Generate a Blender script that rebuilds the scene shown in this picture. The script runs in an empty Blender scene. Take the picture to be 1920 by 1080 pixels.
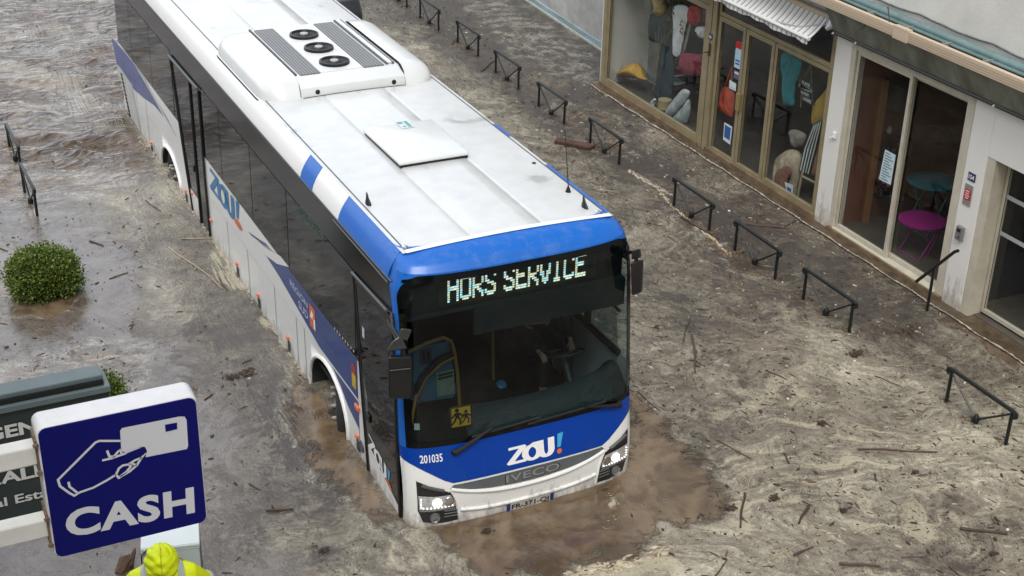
import bpy, bmesh, math, random
import numpy as np
from mathutils import Vector, Matrix
random.seed(7); rng = np.random.default_rng(7)
R = math.radians
scene = bpy.context.scene
COL = scene.collection

# ------------------------------------------------------------------ camera
FPX = 2684.5
CP = np.array([-5.505, -10.89, 8.598]); YAW, PIT, ROL = -.458, .473, .025
def _axes():
    cy, sy = math.cos(YAW), math.sin(YAW)
    f = np.array([-sy*math.cos(PIT), cy*math.cos(PIT), -math.sin(PIT)])
    r = np.array([cy, sy, 0.]); u = np.cross(r, f)
    return r*math.cos(ROL)+u*math.sin(ROL), -r*math.sin(ROL)+u*math.cos(ROL), f
CR, CU, CF = _axes()
cam = bpy.data.cameras.new('camera'); camo = bpy.data.objects.new('camera', cam); COL.objects.link(camo)
cam.sensor_width = 36; cam.lens = FPX/1920*36; cam.clip_end = 600; cam.clip_start = .1
M4 = Matrix.Identity(4)
for i in range(3):
    M4[i][0] = CR[i]; M4[i][1] = CU[i]; M4[i][2] = -CF[i]; M4[i][3] = CP[i]
camo.matrix_world = M4
scene.camera = camo

# ------------------------------------------------------------------ world, sun, exposure (overcast rain light)
SUN_EL, SUN_AZ = R(56), R(207)
world = bpy.data.worlds.new('World'); scene.world = world; world.use_nodes = True
wn = world.node_tree; bg = wn.nodes['Background']
sky = wn.nodes.new('ShaderNodeTexSky'); sky.sky_type = 'NISHITA'; sky.sun_disc = False
sky.sun_elevation = SUN_EL; sky.sun_rotation = SUN_AZ; sky.air_density = 1.0; sky.dust_density = 6.0; sky.ozone_density = 1.0
hs = wn.nodes.new('ShaderNodeHueSaturation'); hs.inputs['Saturation'].default_value = .36
wn.links.new(sky.outputs[0], hs.inputs['Color']); wn.links.new(hs.outputs[0], bg.inputs[0])
# overcast: the cloud deck is thinner and brighter up the street, ahead of the camera
wtc = wn.nodes.new('ShaderNodeTexCoord'); wdot = wn.nodes.new('ShaderNodeVectorMath'); wdot.operation = 'DOT_PRODUCT'
wdot.inputs[1].default_value = Vector((-.28, .84, .46)).normalized(); wn.links.new(wtc.outputs['Generated'], wdot.inputs[0])
wmr = wn.nodes.new('ShaderNodeMapRange'); wmr.interpolation_type = 'SMOOTHSTEP'
for i_, v_ in enumerate((0, .35, .98, .105, .55)):
    if i_: wmr.inputs[i_].default_value = v_
wn.links.new(wdot.outputs['Value'], wmr.inputs[0])
wnz = wn.nodes.new('ShaderNodeTexNoise'); wnz.inputs['Scale'].default_value = 2.6; wnz.inputs['Detail'].default_value = 5; wn.links.new(wtc.outputs['Generated'], wnz.inputs['Vector'])
wm2 = wn.nodes.new('ShaderNodeMapRange'); wm2.inputs[1].default_value = .35; wm2.inputs[2].default_value = .65; wm2.inputs[3].default_value = .8; wm2.inputs[4].default_value = 1.2; wn.links.new(wnz.outputs[0], wm2.inputs[0])
wmu = wn.nodes.new('ShaderNodeMath'); wmu.operation = 'MULTIPLY'; wn.links.new(wmr.outputs[0], wmu.inputs[0]); wn.links.new(wm2.outputs[0], wmu.inputs[1]); wn.links.new(wmu.outputs[0], bg.inputs[1])
sl = bpy.data.lights.new('sun', 'SUN'); so = bpy.data.objects.new('sun', sl); COL.objects.link(so)
sl.energy = 1.4; sl.angle = R(25); sl.color = (1, .985, .96)
# direction to the sun: Nishita rotation runs clockwise from +Y seen from above
sd = Vector((math.sin(SUN_AZ)*math.cos(SUN_EL), math.cos(SUN_AZ)*math.cos(SUN_EL), math.sin(SUN_EL)))
so.rotation_euler = sd.to_track_quat('Z', 'Y').to_euler()
scene.view_settings.view_transform = 'Standard'; scene.view_settings.look = 'None'
scene.view_settings.exposure = 0.24; scene.view_settings.gamma = 1
scene.cycles.max_bounces = 8; scene.cycles.transparent_max_bounces = 12
scene.cycles.caustics_reflective = False; scene.cycles.caustics_refractive = False

# ------------------------------------------------------------------ helpers
def ray(px, py): return CF+CR*(px-960)/FPX-CU*(py-540)/FPX
def onp(px, py, ax, v):
    d = ray(px, py); return CP+d*((v-CP[ax])/d[ax])
def onx(px, py, v): return onp(px, py, 0, v)
def ony(px, py, v): return onp(px, py, 1, v)
def onz(px, py, v=0.): return onp(px, py, 2, v)
c1 = lambda a, b: (640+a/1.742, 400+b/1.742)
c2 = lambda a, b: (200+a/3, b/3)
c3 = lambda a, b: (640+a/2.571, b/2.571)
c6 = lambda a, b: (1120+a/2.572, b/2.572)
c7 = lambda a, b: (1500+a/1.588, b/1.588)
d2 = lambda a, b: (740+a/3.6, 760+b/3.6)
d3 = lambda a, b: (520+a/2.571, 480+b/2.571)
d7 = lambda a, b: (200+a/2.7, 60+b/2.7)
d8 = lambda a, b: (380+a/2.571, 300+b/2.571)
c5 = lambda a, b: (a/2.7, 680+b/2.7)

def props(o, label=None, cat=None, group=None, kind=None):
    if label: o['label'] = label
    if cat: o['category'] = cat
    if group: o['group'] = group
    if kind: o['kind'] = kind
    return o
def thing(name, label, cat, loc=(0, 0, 0), group=None, rz=0):
    o = bpy.data.objects.new(name, None); COL.objects.link(o); o.empty_display_size = .1
    o.location = loc; o.rotation_euler = (0, 0, rz)
    return props(o, label, cat, group)

class MB:
    """collects faces; build() links them as one mesh object (coordinates local to the thing)"""
    def __init__(s): s.v = []; s.f = []
    def add(s, vs, fs):
        n = len(s.v); s.v += [tuple(map(float, q)) for q in vs]; s.f += [tuple(i+n for i in q) for q in fs]; return s
    def box(s, c, d, rz=0, rx=0, ry=0):
        x, y, z = d[0]/2, d[1]/2, d[2]/2
        vs = [Vector(q) for q in ((-x,-y,-z),(x,-y,-z),(x,y,-z),(-x,y,-z),(-x,-y,z),(x,-y,z),(x,y,z),(-x,y,z))]
        m = Matrix.Rotation(rz, 3, 'Z') @ Matrix.Rotation(ry, 3, 'Y') @ Matrix.Rotation(rx, 3, 'X')
        return s.hexa([m @ q + Vector(c) for q in vs])
    def hexa(s, vs):
        return s.add(vs, [(0,3,2,1),(4,5,6,7),(0,1,5,4),(1,2,6,5),(2,3,7,6),(3,0,4,7)])
    def span(s, a, b):
        return s.box([(a[i]+b[i])/2 for i in range(3)], [abs(b[i]-a[i]) for i in range(3)])
    def tube(s, pts, r, n=8, closed=False):
        pts = [Vector(q) for q in pts]; k = len(pts)
        rs = r if isinstance(r, (list, tuple)) else [r]*k
        vs = []; up = None
        for i, p in enumerate(pts):
            if closed: t = pts[(i+1) % k]-pts[i-1]
            else: t = pts[min(i+1, k-1)]-pts[max(i-1, 0)]
            t.normalize()
            if up is None:
                up = Vector((0, 0, 1)) if abs(t.z) < .9 else Vector((1, 0, 0))
            a = up-t*up.dot(t)
            if a.length < 1e-4: a = t.orthogonal()
            a.normalize(); b = t.cross(a); up = a
            for j in range(n):
                w = 2*math.pi*j/n; vs.append(p+(a*math.cos(w)+b*math.sin(w))*rs[i])
        fs = []
        for i in range(k if closed else k-1):
            i2 = (i+1) % k
            for j in range(n): fs.append((i*n+j, i*n+(j+1) % n, i2*n+(j+1) % n, i2*n+j))
        if not closed: fs += [tuple(range(n))[::-1], tuple((k-1)*n+j for j in range(n))]
        return s.add(vs, fs)
    def lathe(s, prof, c, axis=(0, 0, 1), n=24):
        ax = Vector(axis).normalized(); a = ax.orthogonal().normalized(); b = ax.cross(a); c = Vector(c)
        vs = []; fs = []
        for (r, h) in prof:
            for j in range(n):
                w = 2*math.pi*j/n; vs.append(c+ax*h+(a*math.cos(w)+b*math.sin(w))*max(r, 1e-4))
        for i in range(len(prof)-1):
            for j in range(n): fs.append((i*n+j, i*n+(j+1) % n, (i+1)*n+(j+1) % n, (i+1)*n+j))
        fs += [tuple(range(n))[::-1], tuple((len(prof)-1)*n+j for j in range(n))]
        return s.add(vs, fs)
    def grid(s, fn, nu, nv):
        vs = [fn(i/nu, j/nv) for j in range(nv+1) for i in range(nu+1)]
        fs = [(j*(nu+1)+i, j*(nu+1)+i+1, (j+1)*(nu+1)+i+1, (j+1)*(nu+1)+i) for j in range(nv) for i in range(nu)]
        return s.add(vs, fs)
    def sheet(s, poly, fn, t=0., fn2=None):
        """polygon sheet mapped by fn(a,b); with fn2 the back side makes it solid"""
        n = len(poly); vs = [fn(*q) for q in poly]
        if fn2 is None: return s.add(vs, [tuple(range(n))])
        vs += [fn2(*q) for q in poly]
        return s.add(vs, [tuple(range(n)), tuple(range(2*n-1, n-1, -1))]+[(i, n+i, n+(i+1) % n, (i+1) % n) for i in range(n)])
    def patch(s, poly, fn, xs=(), zs=()):
        bm = bmesh.new()
        bm.faces.new([bm.verts.new((q[0], q[1], 0)) for q in poly])
        bmesh.ops.triangulate(bm, faces=bm.faces[:], quad_method='FIXED', ngon_method='EAR_CLIP')
        for k, vals in ((0, xs), (1, zs)):
            lo = min(q[k] for q in poly); hi = max(q[k] for q in poly)
            for x in vals:
                if lo < x < hi:
                    co = [0, 0, 0]; no = [0, 0, 0]; co[k] = x; no[k] = 1
                    bmesh.ops.bisect_plane(bm, geom=bm.verts[:]+bm.edges[:]+bm.faces[:], plane_co=co, plane_no=no, dist=1e-6)
        bm.verts.index_update()
        s.add([fn(v.co.x, v.co.y) for v in bm.verts], [tuple(v.index for v in f.verts) for f in bm.faces]); bm.free()
        return s
    def ribbon(s, pts, w, fn, closed=False):
        """stroke of width w drawn in 2D, mapped by fn"""
        P = [np.array(q, float) for q in pts]; k = len(P); L = []; Rr = []
        for i in range(k):
            if closed: a, b, c = P[i-1], P[i], P[(i+1) % k]
            else: a, b, c = P[max(i-1, 0)], P[i], P[min(i+1, k-1)]
            d1 = b-a; d2_ = c-b
            if np.hypot(*d1) < 1e-9: d1 = d2_
            if np.hypot(*d2_) < 1e-9: d2_ = d1
            d1 = d1/np.hypot(*d1); d2_ = d2_/np.hypot(*d2_)
            n1 = np.array([-d1[1], d1[0]]); n2 = np.array([-d2_[1], d2_[0]]); m = n1+n2
            m = m/max(np.hypot(*m), 1e-6); m = m/max(m@n1, .35)
            L.append(b+m*w/2); Rr.append(b-m*w/2)
        fs = [(i, (i+1) % k, k+(i+1) % k, k+i) for i in range(k if closed else k-1)]
        return s.add([fn(*q) for q in L+Rr], fs)
    def build(s, name, mat, parent=None, smooth=False, bevel=0, seg=2, recalc=True, weld=False):
        me = bpy.data.meshes.new(name); me.from_pydata(s.v, [], s.f); me.validate()
        if recalc or weld:
            bm = bmesh.new(); bm.from_mesh(me)
            if weld: bmesh.ops.remove_doubles(bm, verts=bm.verts, dist=1e-5)
            bmesh.ops.recalc_face_normals(bm, faces=bm.faces); bm.to_mesh(me); bm.free()
        o = bpy.data.objects.new(name, me); COL.objects.link(o)
        if mat: me.materials.append(mat)
        if parent is not None: o.parent = parent
        if smooth:
            for p in me.polygons: p.use_smooth = True
            if smooth != 'all':
                try:
                    bm = bmesh.new(); bm.from_mesh(me)
                    for e in bm.edges:
                        if len(e.link_faces) == 2 and e.calc_face_angle(0) > R(40): e.smooth = False
                    bm.to_mesh(me); bm.free()
                except Exception: pass
        if bevel:
            md = o.modifiers.new('bevel', 'BEVEL'); md.width = bevel; md.segments = seg; md.limit_method = 'ANGLE'; md.angle_limit = R(35)
            md.harden_normals = False
            for p in me.polygons: p.use_smooth = seg > 2
        return o

def text2d(s, size=1., bold=0., sx=1., space=1., align='CENTER'):
    """verts (x,y) and faces of a word"""
    cu = bpy.data.curves.new('t', 'FONT'); cu.body = s; cu.size = size; cu.offset = bold; cu.space_character = space
    cu.align_x = align; cu.align_y = 'CENTER'; cu.resolution_u = 4; cu.fill_mode = 'FRONT'
    o = bpy.data.objects.new('t', cu); COL.objects.link(o)
    dg = bpy.context.evaluated_depsgraph_get(); me = bpy.data.meshes.new_from_object(o.evaluated_get(dg))
    v = [(q.co.x*sx, q.co.y) for q in me.vertices]; f = [tuple(p.vertices) for p in me.polygons]
    bpy.data.objects.remove(o); bpy.data.curves.remove(cu); bpy.data.meshes.remove(me)
    return v, f
def fit_text(s, w, h, bold=0., space=1.):
    """the word scaled to exactly w by h, centred"""
    v, f = text2d(s, 1., bold, 1., space)
    a = np.array(v); lo = a.min(0); hi = a.max(0)
    a = (a-(lo+hi)/2)/(hi-lo)*np.array([w, h])
    return [tuple(q) for q in a], f
def text_on(mb, s, w, h, fn, bold=0., space=1.):
    v, f = fit_text(s, w, h, bold, space); mb.add([fn(*q) for q in v], f); return mb
def arc(cx, cy, r, a0, a1, n=12, ry=None):
    ry = r if ry is None else ry
    return [(cx+r*math.cos(R(a0+(a1-a0)*i/n)), cy+ry*math.sin(R(a0+(a1-a0)*i/n))) for i in range(n+1)]
def rrect(x0, z0, x1, z1, r, n=6):
    return arc(x1-r, z1-r, r, 0, 90, n)+arc(x0+r, z1-r, r, 90, 180, n)+arc(x0+r, z0+r, r, 180, 270, n)+arc(x1-r, z0+r, r, 270, 360, n)

# ------------------------------------------------------------------ materials
MATS = {}
def mat(name, col=(.5, .5, .5), rough=.5, metal=0., spec=.5, emit=None, es=0., coat=0., var=0., vscale=3., bump=0., bscale=20., ior=1.45, stretch=None):
    if name in MATS: return MATS[name]
    m = bpy.data.materials.new(name); m.use_nodes = True; nt = m.node_tree; b = nt.nodes['Principled BSDF']
    b.inputs['Base Color'].default_value = (*col, 1); b.inputs['Roughness'].default_value = rough
    b.inputs['Metallic'].default_value = metal; b.inputs['Specular IOR Level'].default_value = spec; b.inputs['IOR'].default_value = ior
    b.inputs['Coat Weight'].default_value = coat; b.inputs['Coat Roughness'].default_value = .06
    if emit: b.inputs['Emission Color'].default_value = (*emit, 1); b.inputs['Emission Strength'].default_value = es
    tc = nt.nodes.new('ShaderNodeTexCoord'); src = tc.outputs['Object']
    if stretch:
        mp = nt.nodes.new('ShaderNodeMapping'); mp.inputs['Scale'].default_value = stretch; nt.links.new(src, mp.inputs[0]); src = mp.outputs[0]
    if var:
        n = nt.nodes.new('ShaderNodeTexNoise'); n.inputs['Scale'].default_value = vscale; n.inputs['Detail'].default_value = 8; n.inputs['Roughness'].default_value = .65
        nt.links.new(src, n.inputs['Vector'])
        r = nt.nodes.new('ShaderNodeValToRGB'); e = r.color_ramp.elements
        e[0].position = .3; e[1].position = .7
        e[0].color = (*[max(0, q*(1-var)) for q in col], 1); e[1].color = (*[min(1, q*(1+var*.6)) for q in col], 1)
        nt.links.new(n.outputs[0], r.inputs[0]); nt.links.new(r.outputs[0], b.inputs['Base Color'])
        mr = nt.nodes.new('ShaderNodeMapRange'); mr.inputs[3].default_value = max(0, rough*(1-.5*var)); mr.inputs[4].default_value = min(1, rough*(1+.6*var))
        nt.links.new(n.outputs[0], mr.inputs[0]); nt.links.new(mr.outputs[0], b.inputs['Roughness'])
    if bump:
        n2 = nt.nodes.new('ShaderNodeTexNoise'); n2.inputs['Scale'].default_value = bscale; n2.inputs['Detail'].default_value = 6
        nt.links.new(src, n2.inputs['Vector'])
        bp = nt.nodes.new('ShaderNodeBump'); bp.inputs['Strength'].default_value = bump; bp.inputs['Distance'].default_value = .02
        nt.links.new(n2.outputs[0], bp.inputs['Height']); nt.links.new(bp.outputs[0], b.inputs['Normal'])
    MATS[name] = m; return m

def glass(name, tint=(.8, .85, .85), rough=.01, refl=.8):
    m = bpy.data.materials.new(name); m.use_nodes = True; nt = m.node_tree; nt.nodes.remove(nt.nodes['Principled BSDF'])
    out = nt.nodes['Material Output']
    tr = nt.nodes.new('ShaderNodeBsdfTransparent'); tr.inputs[0].default_value = (*tint, 1)
    gl = nt.nodes.new('ShaderNodeBsdfGlossy'); gl.inputs['Roughness'].default_value = rough; gl.inputs[0].default_value = (refl, refl, refl, 1)
    fr = nt.nodes.new('ShaderNodeFresnel'); fr.inputs[0].default_value = 1.5
    geo = nt.nodes.new('ShaderNodeNewGeometry')  # same reflection from both sides of the sheet
    inv = nt.nodes.new('ShaderNodeMix'); inv.data_type = 'FLOAT'
    inv.inputs[2].default_value = 1.5; inv.inputs[3].default_value = 1/1.5
    nt.links.new(geo.outputs['Backfacing'], inv.inputs[0]); nt.links.new(inv.outputs[0], fr.inputs[0])
    n = nt.nodes.new('ShaderNodeTexNoise'); n.inputs['Scale'].default_value = 1.7; tc = nt.nodes.new('ShaderNodeTexCoord')
    nt.links.new(tc.outputs['Object'], n.inputs['Vector'])
    bp = nt.nodes.new('ShaderNodeBump'); bp.inputs['Strength'].default_value = .05; bp.inputs['Distance'].default_value = .05
    nt.links.new(n.outputs[0], bp.inputs['Height']); nt.links.new(bp.outputs[0], gl.inputs['Normal'])
    mx = nt.nodes.new('ShaderNodeMixShader')
    nt.links.new(fr.outputs[0], mx.inputs[0]); nt.links.new(tr.outputs[0], mx.inputs[1]); nt.links.new(gl.outputs[0], mx.inputs[2])
    nt.links.new(mx.outputs[0], out.inputs[0]); MATS[name] = m; return m

def grimy(name, col, rough=.3, coat=.3, grime=(.16, .12, .08), z0=.0, z1=.55, amount=.75, speck=True):
    """paint with mud splash that thins out upwards (object z = height over the flood)"""
    m = mat(name, col, rough, coat=coat); nt = m.node_tree; b = nt.nodes['Principled BSDF']
    tc = nt.nodes.new('ShaderNodeTexCoord'); sx = nt.nodes.new('ShaderNodeSeparateXYZ'); nt.links.new(tc.outputs['Object'], sx.inputs[0])
    mp = nt.nodes.new('ShaderNodeMapping'); mp.inputs['Scale'].default_value = (9, 9, 3.2); nt.links.new(tc.outputs['Object'], mp.inputs[0])
    n = nt.nodes.new('ShaderNodeTexNoise'); n.inputs['Scale'].default_value = 1.0; n.inputs['Detail'].default_value = 9; n.inputs['Roughness'].default_value = .72
    nt.links.new(mp.outputs[0], n.inputs['Vector'])
    mr = nt.nodes.new('ShaderNodeMapRange'); mr.inputs[1].default_value = z1; mr.inputs[2].default_value = z0; mr.inputs[3].default_value = -.22; mr.inputs[4].default_value = .2
    nt.links.new(sx.outputs[2], mr.inputs[0])
    ad = nt.nodes.new('ShaderNodeMath'); ad.operation = 'ADD'; nt.links.new(n.outputs[0], ad.inputs[0]); nt.links.new(mr.outputs[0], ad.inputs[1])
    r = nt.nodes.new('ShaderNodeValToRGB'); r.color_ramp.elements[0].position = .46; r.color_ramp.elements[1].position = .68
    r.color_ramp.elements[0].color = (0, 0, 0, 1); r.color_ramp.elements[1].color = (amount,)*3+(1,)
    nt.links.new(ad.outputs[0], r.inputs[0])
    mx = nt.nodes.new('ShaderNodeMix'); mx.data_type = 'RGBA'; mx.inputs[6].default_value = (*col, 1); mx.inputs[7].default_value = (*grime, 1)
    nt.links.new(r.outputs[0], mx.inputs[0]); nt.links.new(mx.outputs[2], b.inputs['Base Color'])
    mr2 = nt.nodes.new('ShaderNodeMapRange'); mr2.inputs[3].default_value = rough; mr2.inputs[4].default_value = .75
    nt.links.new(r.outputs[0], mr2.inputs[0]); nt.links.new(mr2.outputs[0], b.inputs['Roughness'])
    mr3 = nt.nodes.new('ShaderNodeMapRange'); mr3.inputs[3].default_value = coat; mr3.inputs[4].default_value = 0
    nt.links.new(r.outputs[0], mr3.inputs[0]); nt.links.new(mr3.outputs[0], b.inputs['Coat Weight'])
    return m

WHITE = grimy('white_paint', (.72, .73, .71), .28, .4, grime=(.15, .125, .095), z0=-.10, z1=.34, amount=.7)
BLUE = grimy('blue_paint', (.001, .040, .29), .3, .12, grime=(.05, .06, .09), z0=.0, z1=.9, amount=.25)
BLUE.node_tree.nodes['Principled BSDF'].inputs['Specular IOR Level'].default_value = .22
SWOOSH = grimy('swoosh_blue', (.016, .045, .19), .35, .2, grime=(.08, .08, .09), z0=.0, z1=1.1, amount=.4)
BLACKGL = mat('black_glass', (.003, .004, .0045), .05, spec=.30, ior=1.42)
BLACK = mat('black_plastic', (.009, .0095, .01), .38, var=.3, vscale=30)
RUBBER = mat('rubber', (.013, .013, .013), .75, var=.3, vscale=12, bump=.3, bscale=60)
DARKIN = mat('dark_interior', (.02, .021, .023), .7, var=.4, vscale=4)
GREYPL = mat('grey_plastic', (.075, .08, .083), .45, var=.25, vscale=8)
WSCREEN = glass('windscreen_glass', (.42, .52, .53), .008, .6)
DGLASS = glass('door_glass', (.5, .55, .55), .01)
SHOPGLASS = glass('shop_glass', (.86, .90, .89), .012, .85)
CHROME = mat('chrome', (.75, .75, .76), .18, 1.)

# ------------------------------------------------------------------ flood water: one sheet to the horizon
def vnoise(x, y, seed=0):
    """smooth value noise on arrays"""
    xi = np.floor(x).astype(np.int64); yi = np.floor(y).astype(np.int64); fx = x-xi; fy = y-yi
    fx = fx*fx*(3-2*fx); fy = fy*fy*(3-2*fy)
    def h(a, b):
        n = (a*374761393+b*668265263+seed*1442695041) & 0xffffffff
        n = ((n ^ (n >> 13))*1274126177) & 0xffffffff
        return ((n ^ (n >> 16)) & 0xffff)/65535.
    return (h(xi, yi)*(1-fx)+h(xi+1, yi)*fx)*(1-fy)+(h(xi, yi+1)*(1-fx)+h(xi+1, yi+1)*fx)*fy
def fbm(x, y, o=4, seed=0):
    s = 0; a = .5; t = 0
    for i in range(o):
        s = s+a*vnoise(x, y, seed+i); t += a; a *= .5; x = x*2.03+17.1; y = y*2.03+5.7
    return s/t
def sdf(poly, X, Y):
    """signed distance to a ground polygon, positive inside"""
    d = np.full(X.shape, 1e9); ins = np.zeros(X.shape, bool); n = len(poly)
    for i in range(n):
        ax, ay = poly[i]; bx, by = poly[(i+1) % n]
        ex, ey = bx-ax, by-ay; t = np.clip(((X-ax)*ex+(Y-ay)*ey)/(ex*ex+ey*ey+1e-12), 0, 1)
        d = np.minimum(d, np.hypot(X-ax-t*ex, Y-ay-t*ey))
        c = ((ay > Y) != (by > Y)) & (X < (bx-ax)*(Y-ay)/(by-ay+1e-12)+ax); ins ^= c
    return np.where(ins, d, -d)
def G(*pts): return [tuple(onz(*p)[:2]) for p in pts]
def sm(x, a, b):
    t = np.clip((x-a)/(b-a), 0, 1); return t*t*(3-2*t)

def axis(lo, hi, st, far):
    core = list(np.arange(lo, hi+1e-6, st)); s = st; a = core[0]; pre = []; b = core[-1]; post = []
    while a > -far: s *= 1.35; a -= s; pre.append(a)
    s = st
    while b < far: s *= 1.35; b += s; post.append(b)
    return np.array(pre[::-1]+core+post)
gx = axis(-6.5, 8.3, .04, 220); gy = axis(-5, 24, .04, 220)
X, Y = np.meshgrid(gx, gy); NXg, NYg = len(gx), len(gy)
# wobbling of the borders of all patches
wx = X+.6*(fbm(X*1.3, Y*1.3, 4, 3)-.5)+.34*(fbm(X*3.6, Y*3.6, 2, 9)-.5); wy = Y+.6*(fbm(X*1.3, Y*1.3, 4, 13)-.5)+.34*(fbm(X*3.6, Y*3.6, 2, 19)-.5)
clear = np.zeros(X.shape); cream = np.zeros(X.shape); film = np.zeros(X.shape)
for poly, soft, amt in (
    (G((1180, 730), (1235, 775), (1285, 850), (1365, 900), (1385, 935), (1340, 965), (1240, 985), (1190, 1030), (1000, 1085), (870, 1085), (815, 1020), (830, 985), (950, 930), (1165, 860)), .55, 1.),
    (G((560, 690), (640, 760), (690, 860), (770, 960), (745, 985), (690, 945), (610, 880), (540, 790)), .6, .95),
    (G((1262, 395), (1330, 440), (1470, 525), (1400, 520), (1330, 470), (1280, 430)), .2, .6),
    (G((1060, 190), (1165, 225), (1190, 300), (1120, 290), (1020, 215)), .35, .5),
    (G((860, -5), (945, -5), (1100, 90), (1130, 170), (1020, 130), (900, 40)), .6, .28),  # around here part of the brown is a reflection painted into the colour
    (G((0, 535), (70, 520), (165, 525), (150, 570), (90, 600), (20, 590)), .1, .85),
    (G((170, 640), (290, 640), (270, 720), (60, 740), (0, 740), (0, 690)), .5, .45),
    (G((1750, 588), (1935, 715), (1935, 640), (1800, 565)), .08, .7),
):
    clear = np.maximum(clear, amt*sm(sdf(poly, wx, wy), -soft*.5, soft*.5))
for poly, soft, amt in (
    (G((380, 430), (450, 440), (520, 560), (590, 700), (570, 715), (500, 610), (420, 520)), .2, .9),
    (G((0, 110), (120, 140), (215, 190), (205, 215), (60, 165), (0, 150)), .3, .9),
    (G((880, 150), (960, 160), (950, 190), (1010, 260), (990, 300), (900, 240), (830, 120)), .35, .5),
    (G((1500, 690), (1800, 740), (1935, 850), (1935, 1090), (1500, 1090), (1330, 1000), (1300, 760)), 1.2, .5),
    (G((1180, 1040), (1240, 1020), (1250, 1060), (1060, 1090), (1000, 1090)), .12, 1.),
    (G((1385, 910), (1420, 905), (1420, 990), (1370, 985)), .15, .9),
    (G((560, 990), (760, 990), (830, 1060), (820, 1090), (560, 1090)), .5, .45),
):
    cream = np.maximum(cream, amt*sm(sdf(poly, wx, wy), -soft*.5, soft*.5))
# film: the thinner, glossier water left of the bus; 1 = open water with only wisps of scum
left = sm(-1.75-wx, -.35, 1.3)
film = left*(.72+.28*sm(fbm(X*.55+3, Y*.55, 4, 31), .38, .62))*(1-.55*sm(sdf(G((380, 1090), (400, 960), (560, 930), (830, 1020), (830, 1090)), wx, wy), -.4, .6))
rear = np.maximum(sm(-1.15-X, 0, .35), sm(wy, 12.7, 13.4)*sm(3.0-wx, 0, 1.6))*sm(wy, 8.4, 11.5)                       # choppy current behind the bus
clear = np.maximum(clear, rear*sm(fbm(X*.6+7, Y*1.7+3, 3, 41), .30, .50)*.95)
cream = np.maximum(cream, rear*sm(fbm(X*.5+1, Y*1.9+9, 3, 51), .50, .68)*.7)
film = np.maximum(film, np.maximum(sm(-1.2-X, 0, .4)*sm(wy, 8.0, 10.5), rear))
shade = fbm(X*.35+11, Y*.35+4, 5, 61)               # broad tone of the scum, with lighter and darker zones
for poly, soft, amt in (
    (G((1300, 620), (1560, 640), (1935, 760), (1935, 1095), (1380, 1095), (1380, 900), (1250, 740)), 1.5, .16),
    (G((760, 0), (1000, 0), (1130, 120), (1250, 330), (1180, 330), (1000, 230), (800, 60)), 1.0, -.42),
    (G((1180, 330), (1260, 330), (1560, 480), (1800, 640), (1935, 720), (1935, 790), (1500, 600), (1260, 420)), .8, -.20),
    (G((290, 330), (420, 430), (560, 700), (700, 960), (640, 960), (480, 760), (350, 560), (250, 430)), .7, -.26),
    (G((560, 700), (420, 820), (420, 960), (560, 960), (700, 960)), .8, -.12)):
    shade = shade+amt*sm(sdf(poly, wx, wy), -soft*.5, soft*.5)
# stream function: its level lines are the threads of the current
wt = sm(4.2-Y+.25*X, 0, 4.5); wl = sm(-1.2-X, 0, 1.)
psi = (X*(1-wt)+(.43*X+.9*Y)*wt)*(1-wl)+(.35*X+.93*Y)*wl
run = (Y*(1-wt)+(.9*X-.43*Y)*wt)*(1-wl)+(.93*X-.35*Y)*wl
psi = psi+1.2*(fbm(X*.55, Y*.55, 3, 101)-.5)+.5*(1-.8*rear)*(fbm(X*1.5, Y*1.5, 2, 111)-.5)+.24*(1-rear)*(fbm(X*4.2, Y*4.2, 2, 121)-.5)
run = run+.8*(fbm(X*.8+9, Y*.8, 3, 131)-.5)
# relief: current ripples, a few cm
H = rear*(.16*(fbm(X*.8, Y*2.2+.5*X, 3, 71)-.5)+.07*(fbm(X*2.2+Y, Y*5, 1, 72)-.5))*(.35+1.3*fbm(X*.35, Y*.5, 2, 77))
H += .010*(1-rear)*(fbm(X*2.2, Y*2.2, 3, 81)-.5)
H += .02*np.exp(-((X-5.3)/1.6)**2)*(fbm(X*1.5+1.2*Y, Y*.9, 4, 91)-.5)*sm(Y, 2, 9)
far = sm(np.maximum(np.abs(X), np.abs(Y-8)), 22, 40); H = H*(1-far)-.004
me = bpy.data.meshes.new('flood_water'); nv = X.size
co = np.stack([X, Y, H], -1).reshape(-1, 3).astype(np.float32)
idx = (np.arange(NYg-1)[:, None]*NXg+np.arange(NXg-1)[None, :]).reshape(-1)
q = np.stack([idx, idx+1, idx+1+NXg, idx+NXg], -1).astype(np.int32)
me.vertices.add(nv); me.vertices.foreach_set('co', co.reshape(-1))
me.loops.add(q.size); me.loops.foreach_set('vertex_index', q.reshape(-1))
me.polygons.add(len(q)); me.polygons.foreach_set('loop_start', np.arange(0, q.size, 4, dtype=np.int32)); me.polygons.foreach_set('loop_total', np.full(len(q), 4, np.int32))
me.polygons.foreach_set('use_smooth', np.ones(len(q), bool)); me.update(calc_edges=True)
for nm, arr in (('zones', np.stack([clear, cream, film, shade], -1)), ('current', np.stack([rear, left, psi, run], -1))):
    at = me.color_attributes.new(nm, 'FLOAT_COLOR', 'POINT'); at.data.foreach_set('color', arr.reshape(-1).astype(np.float32))

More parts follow.
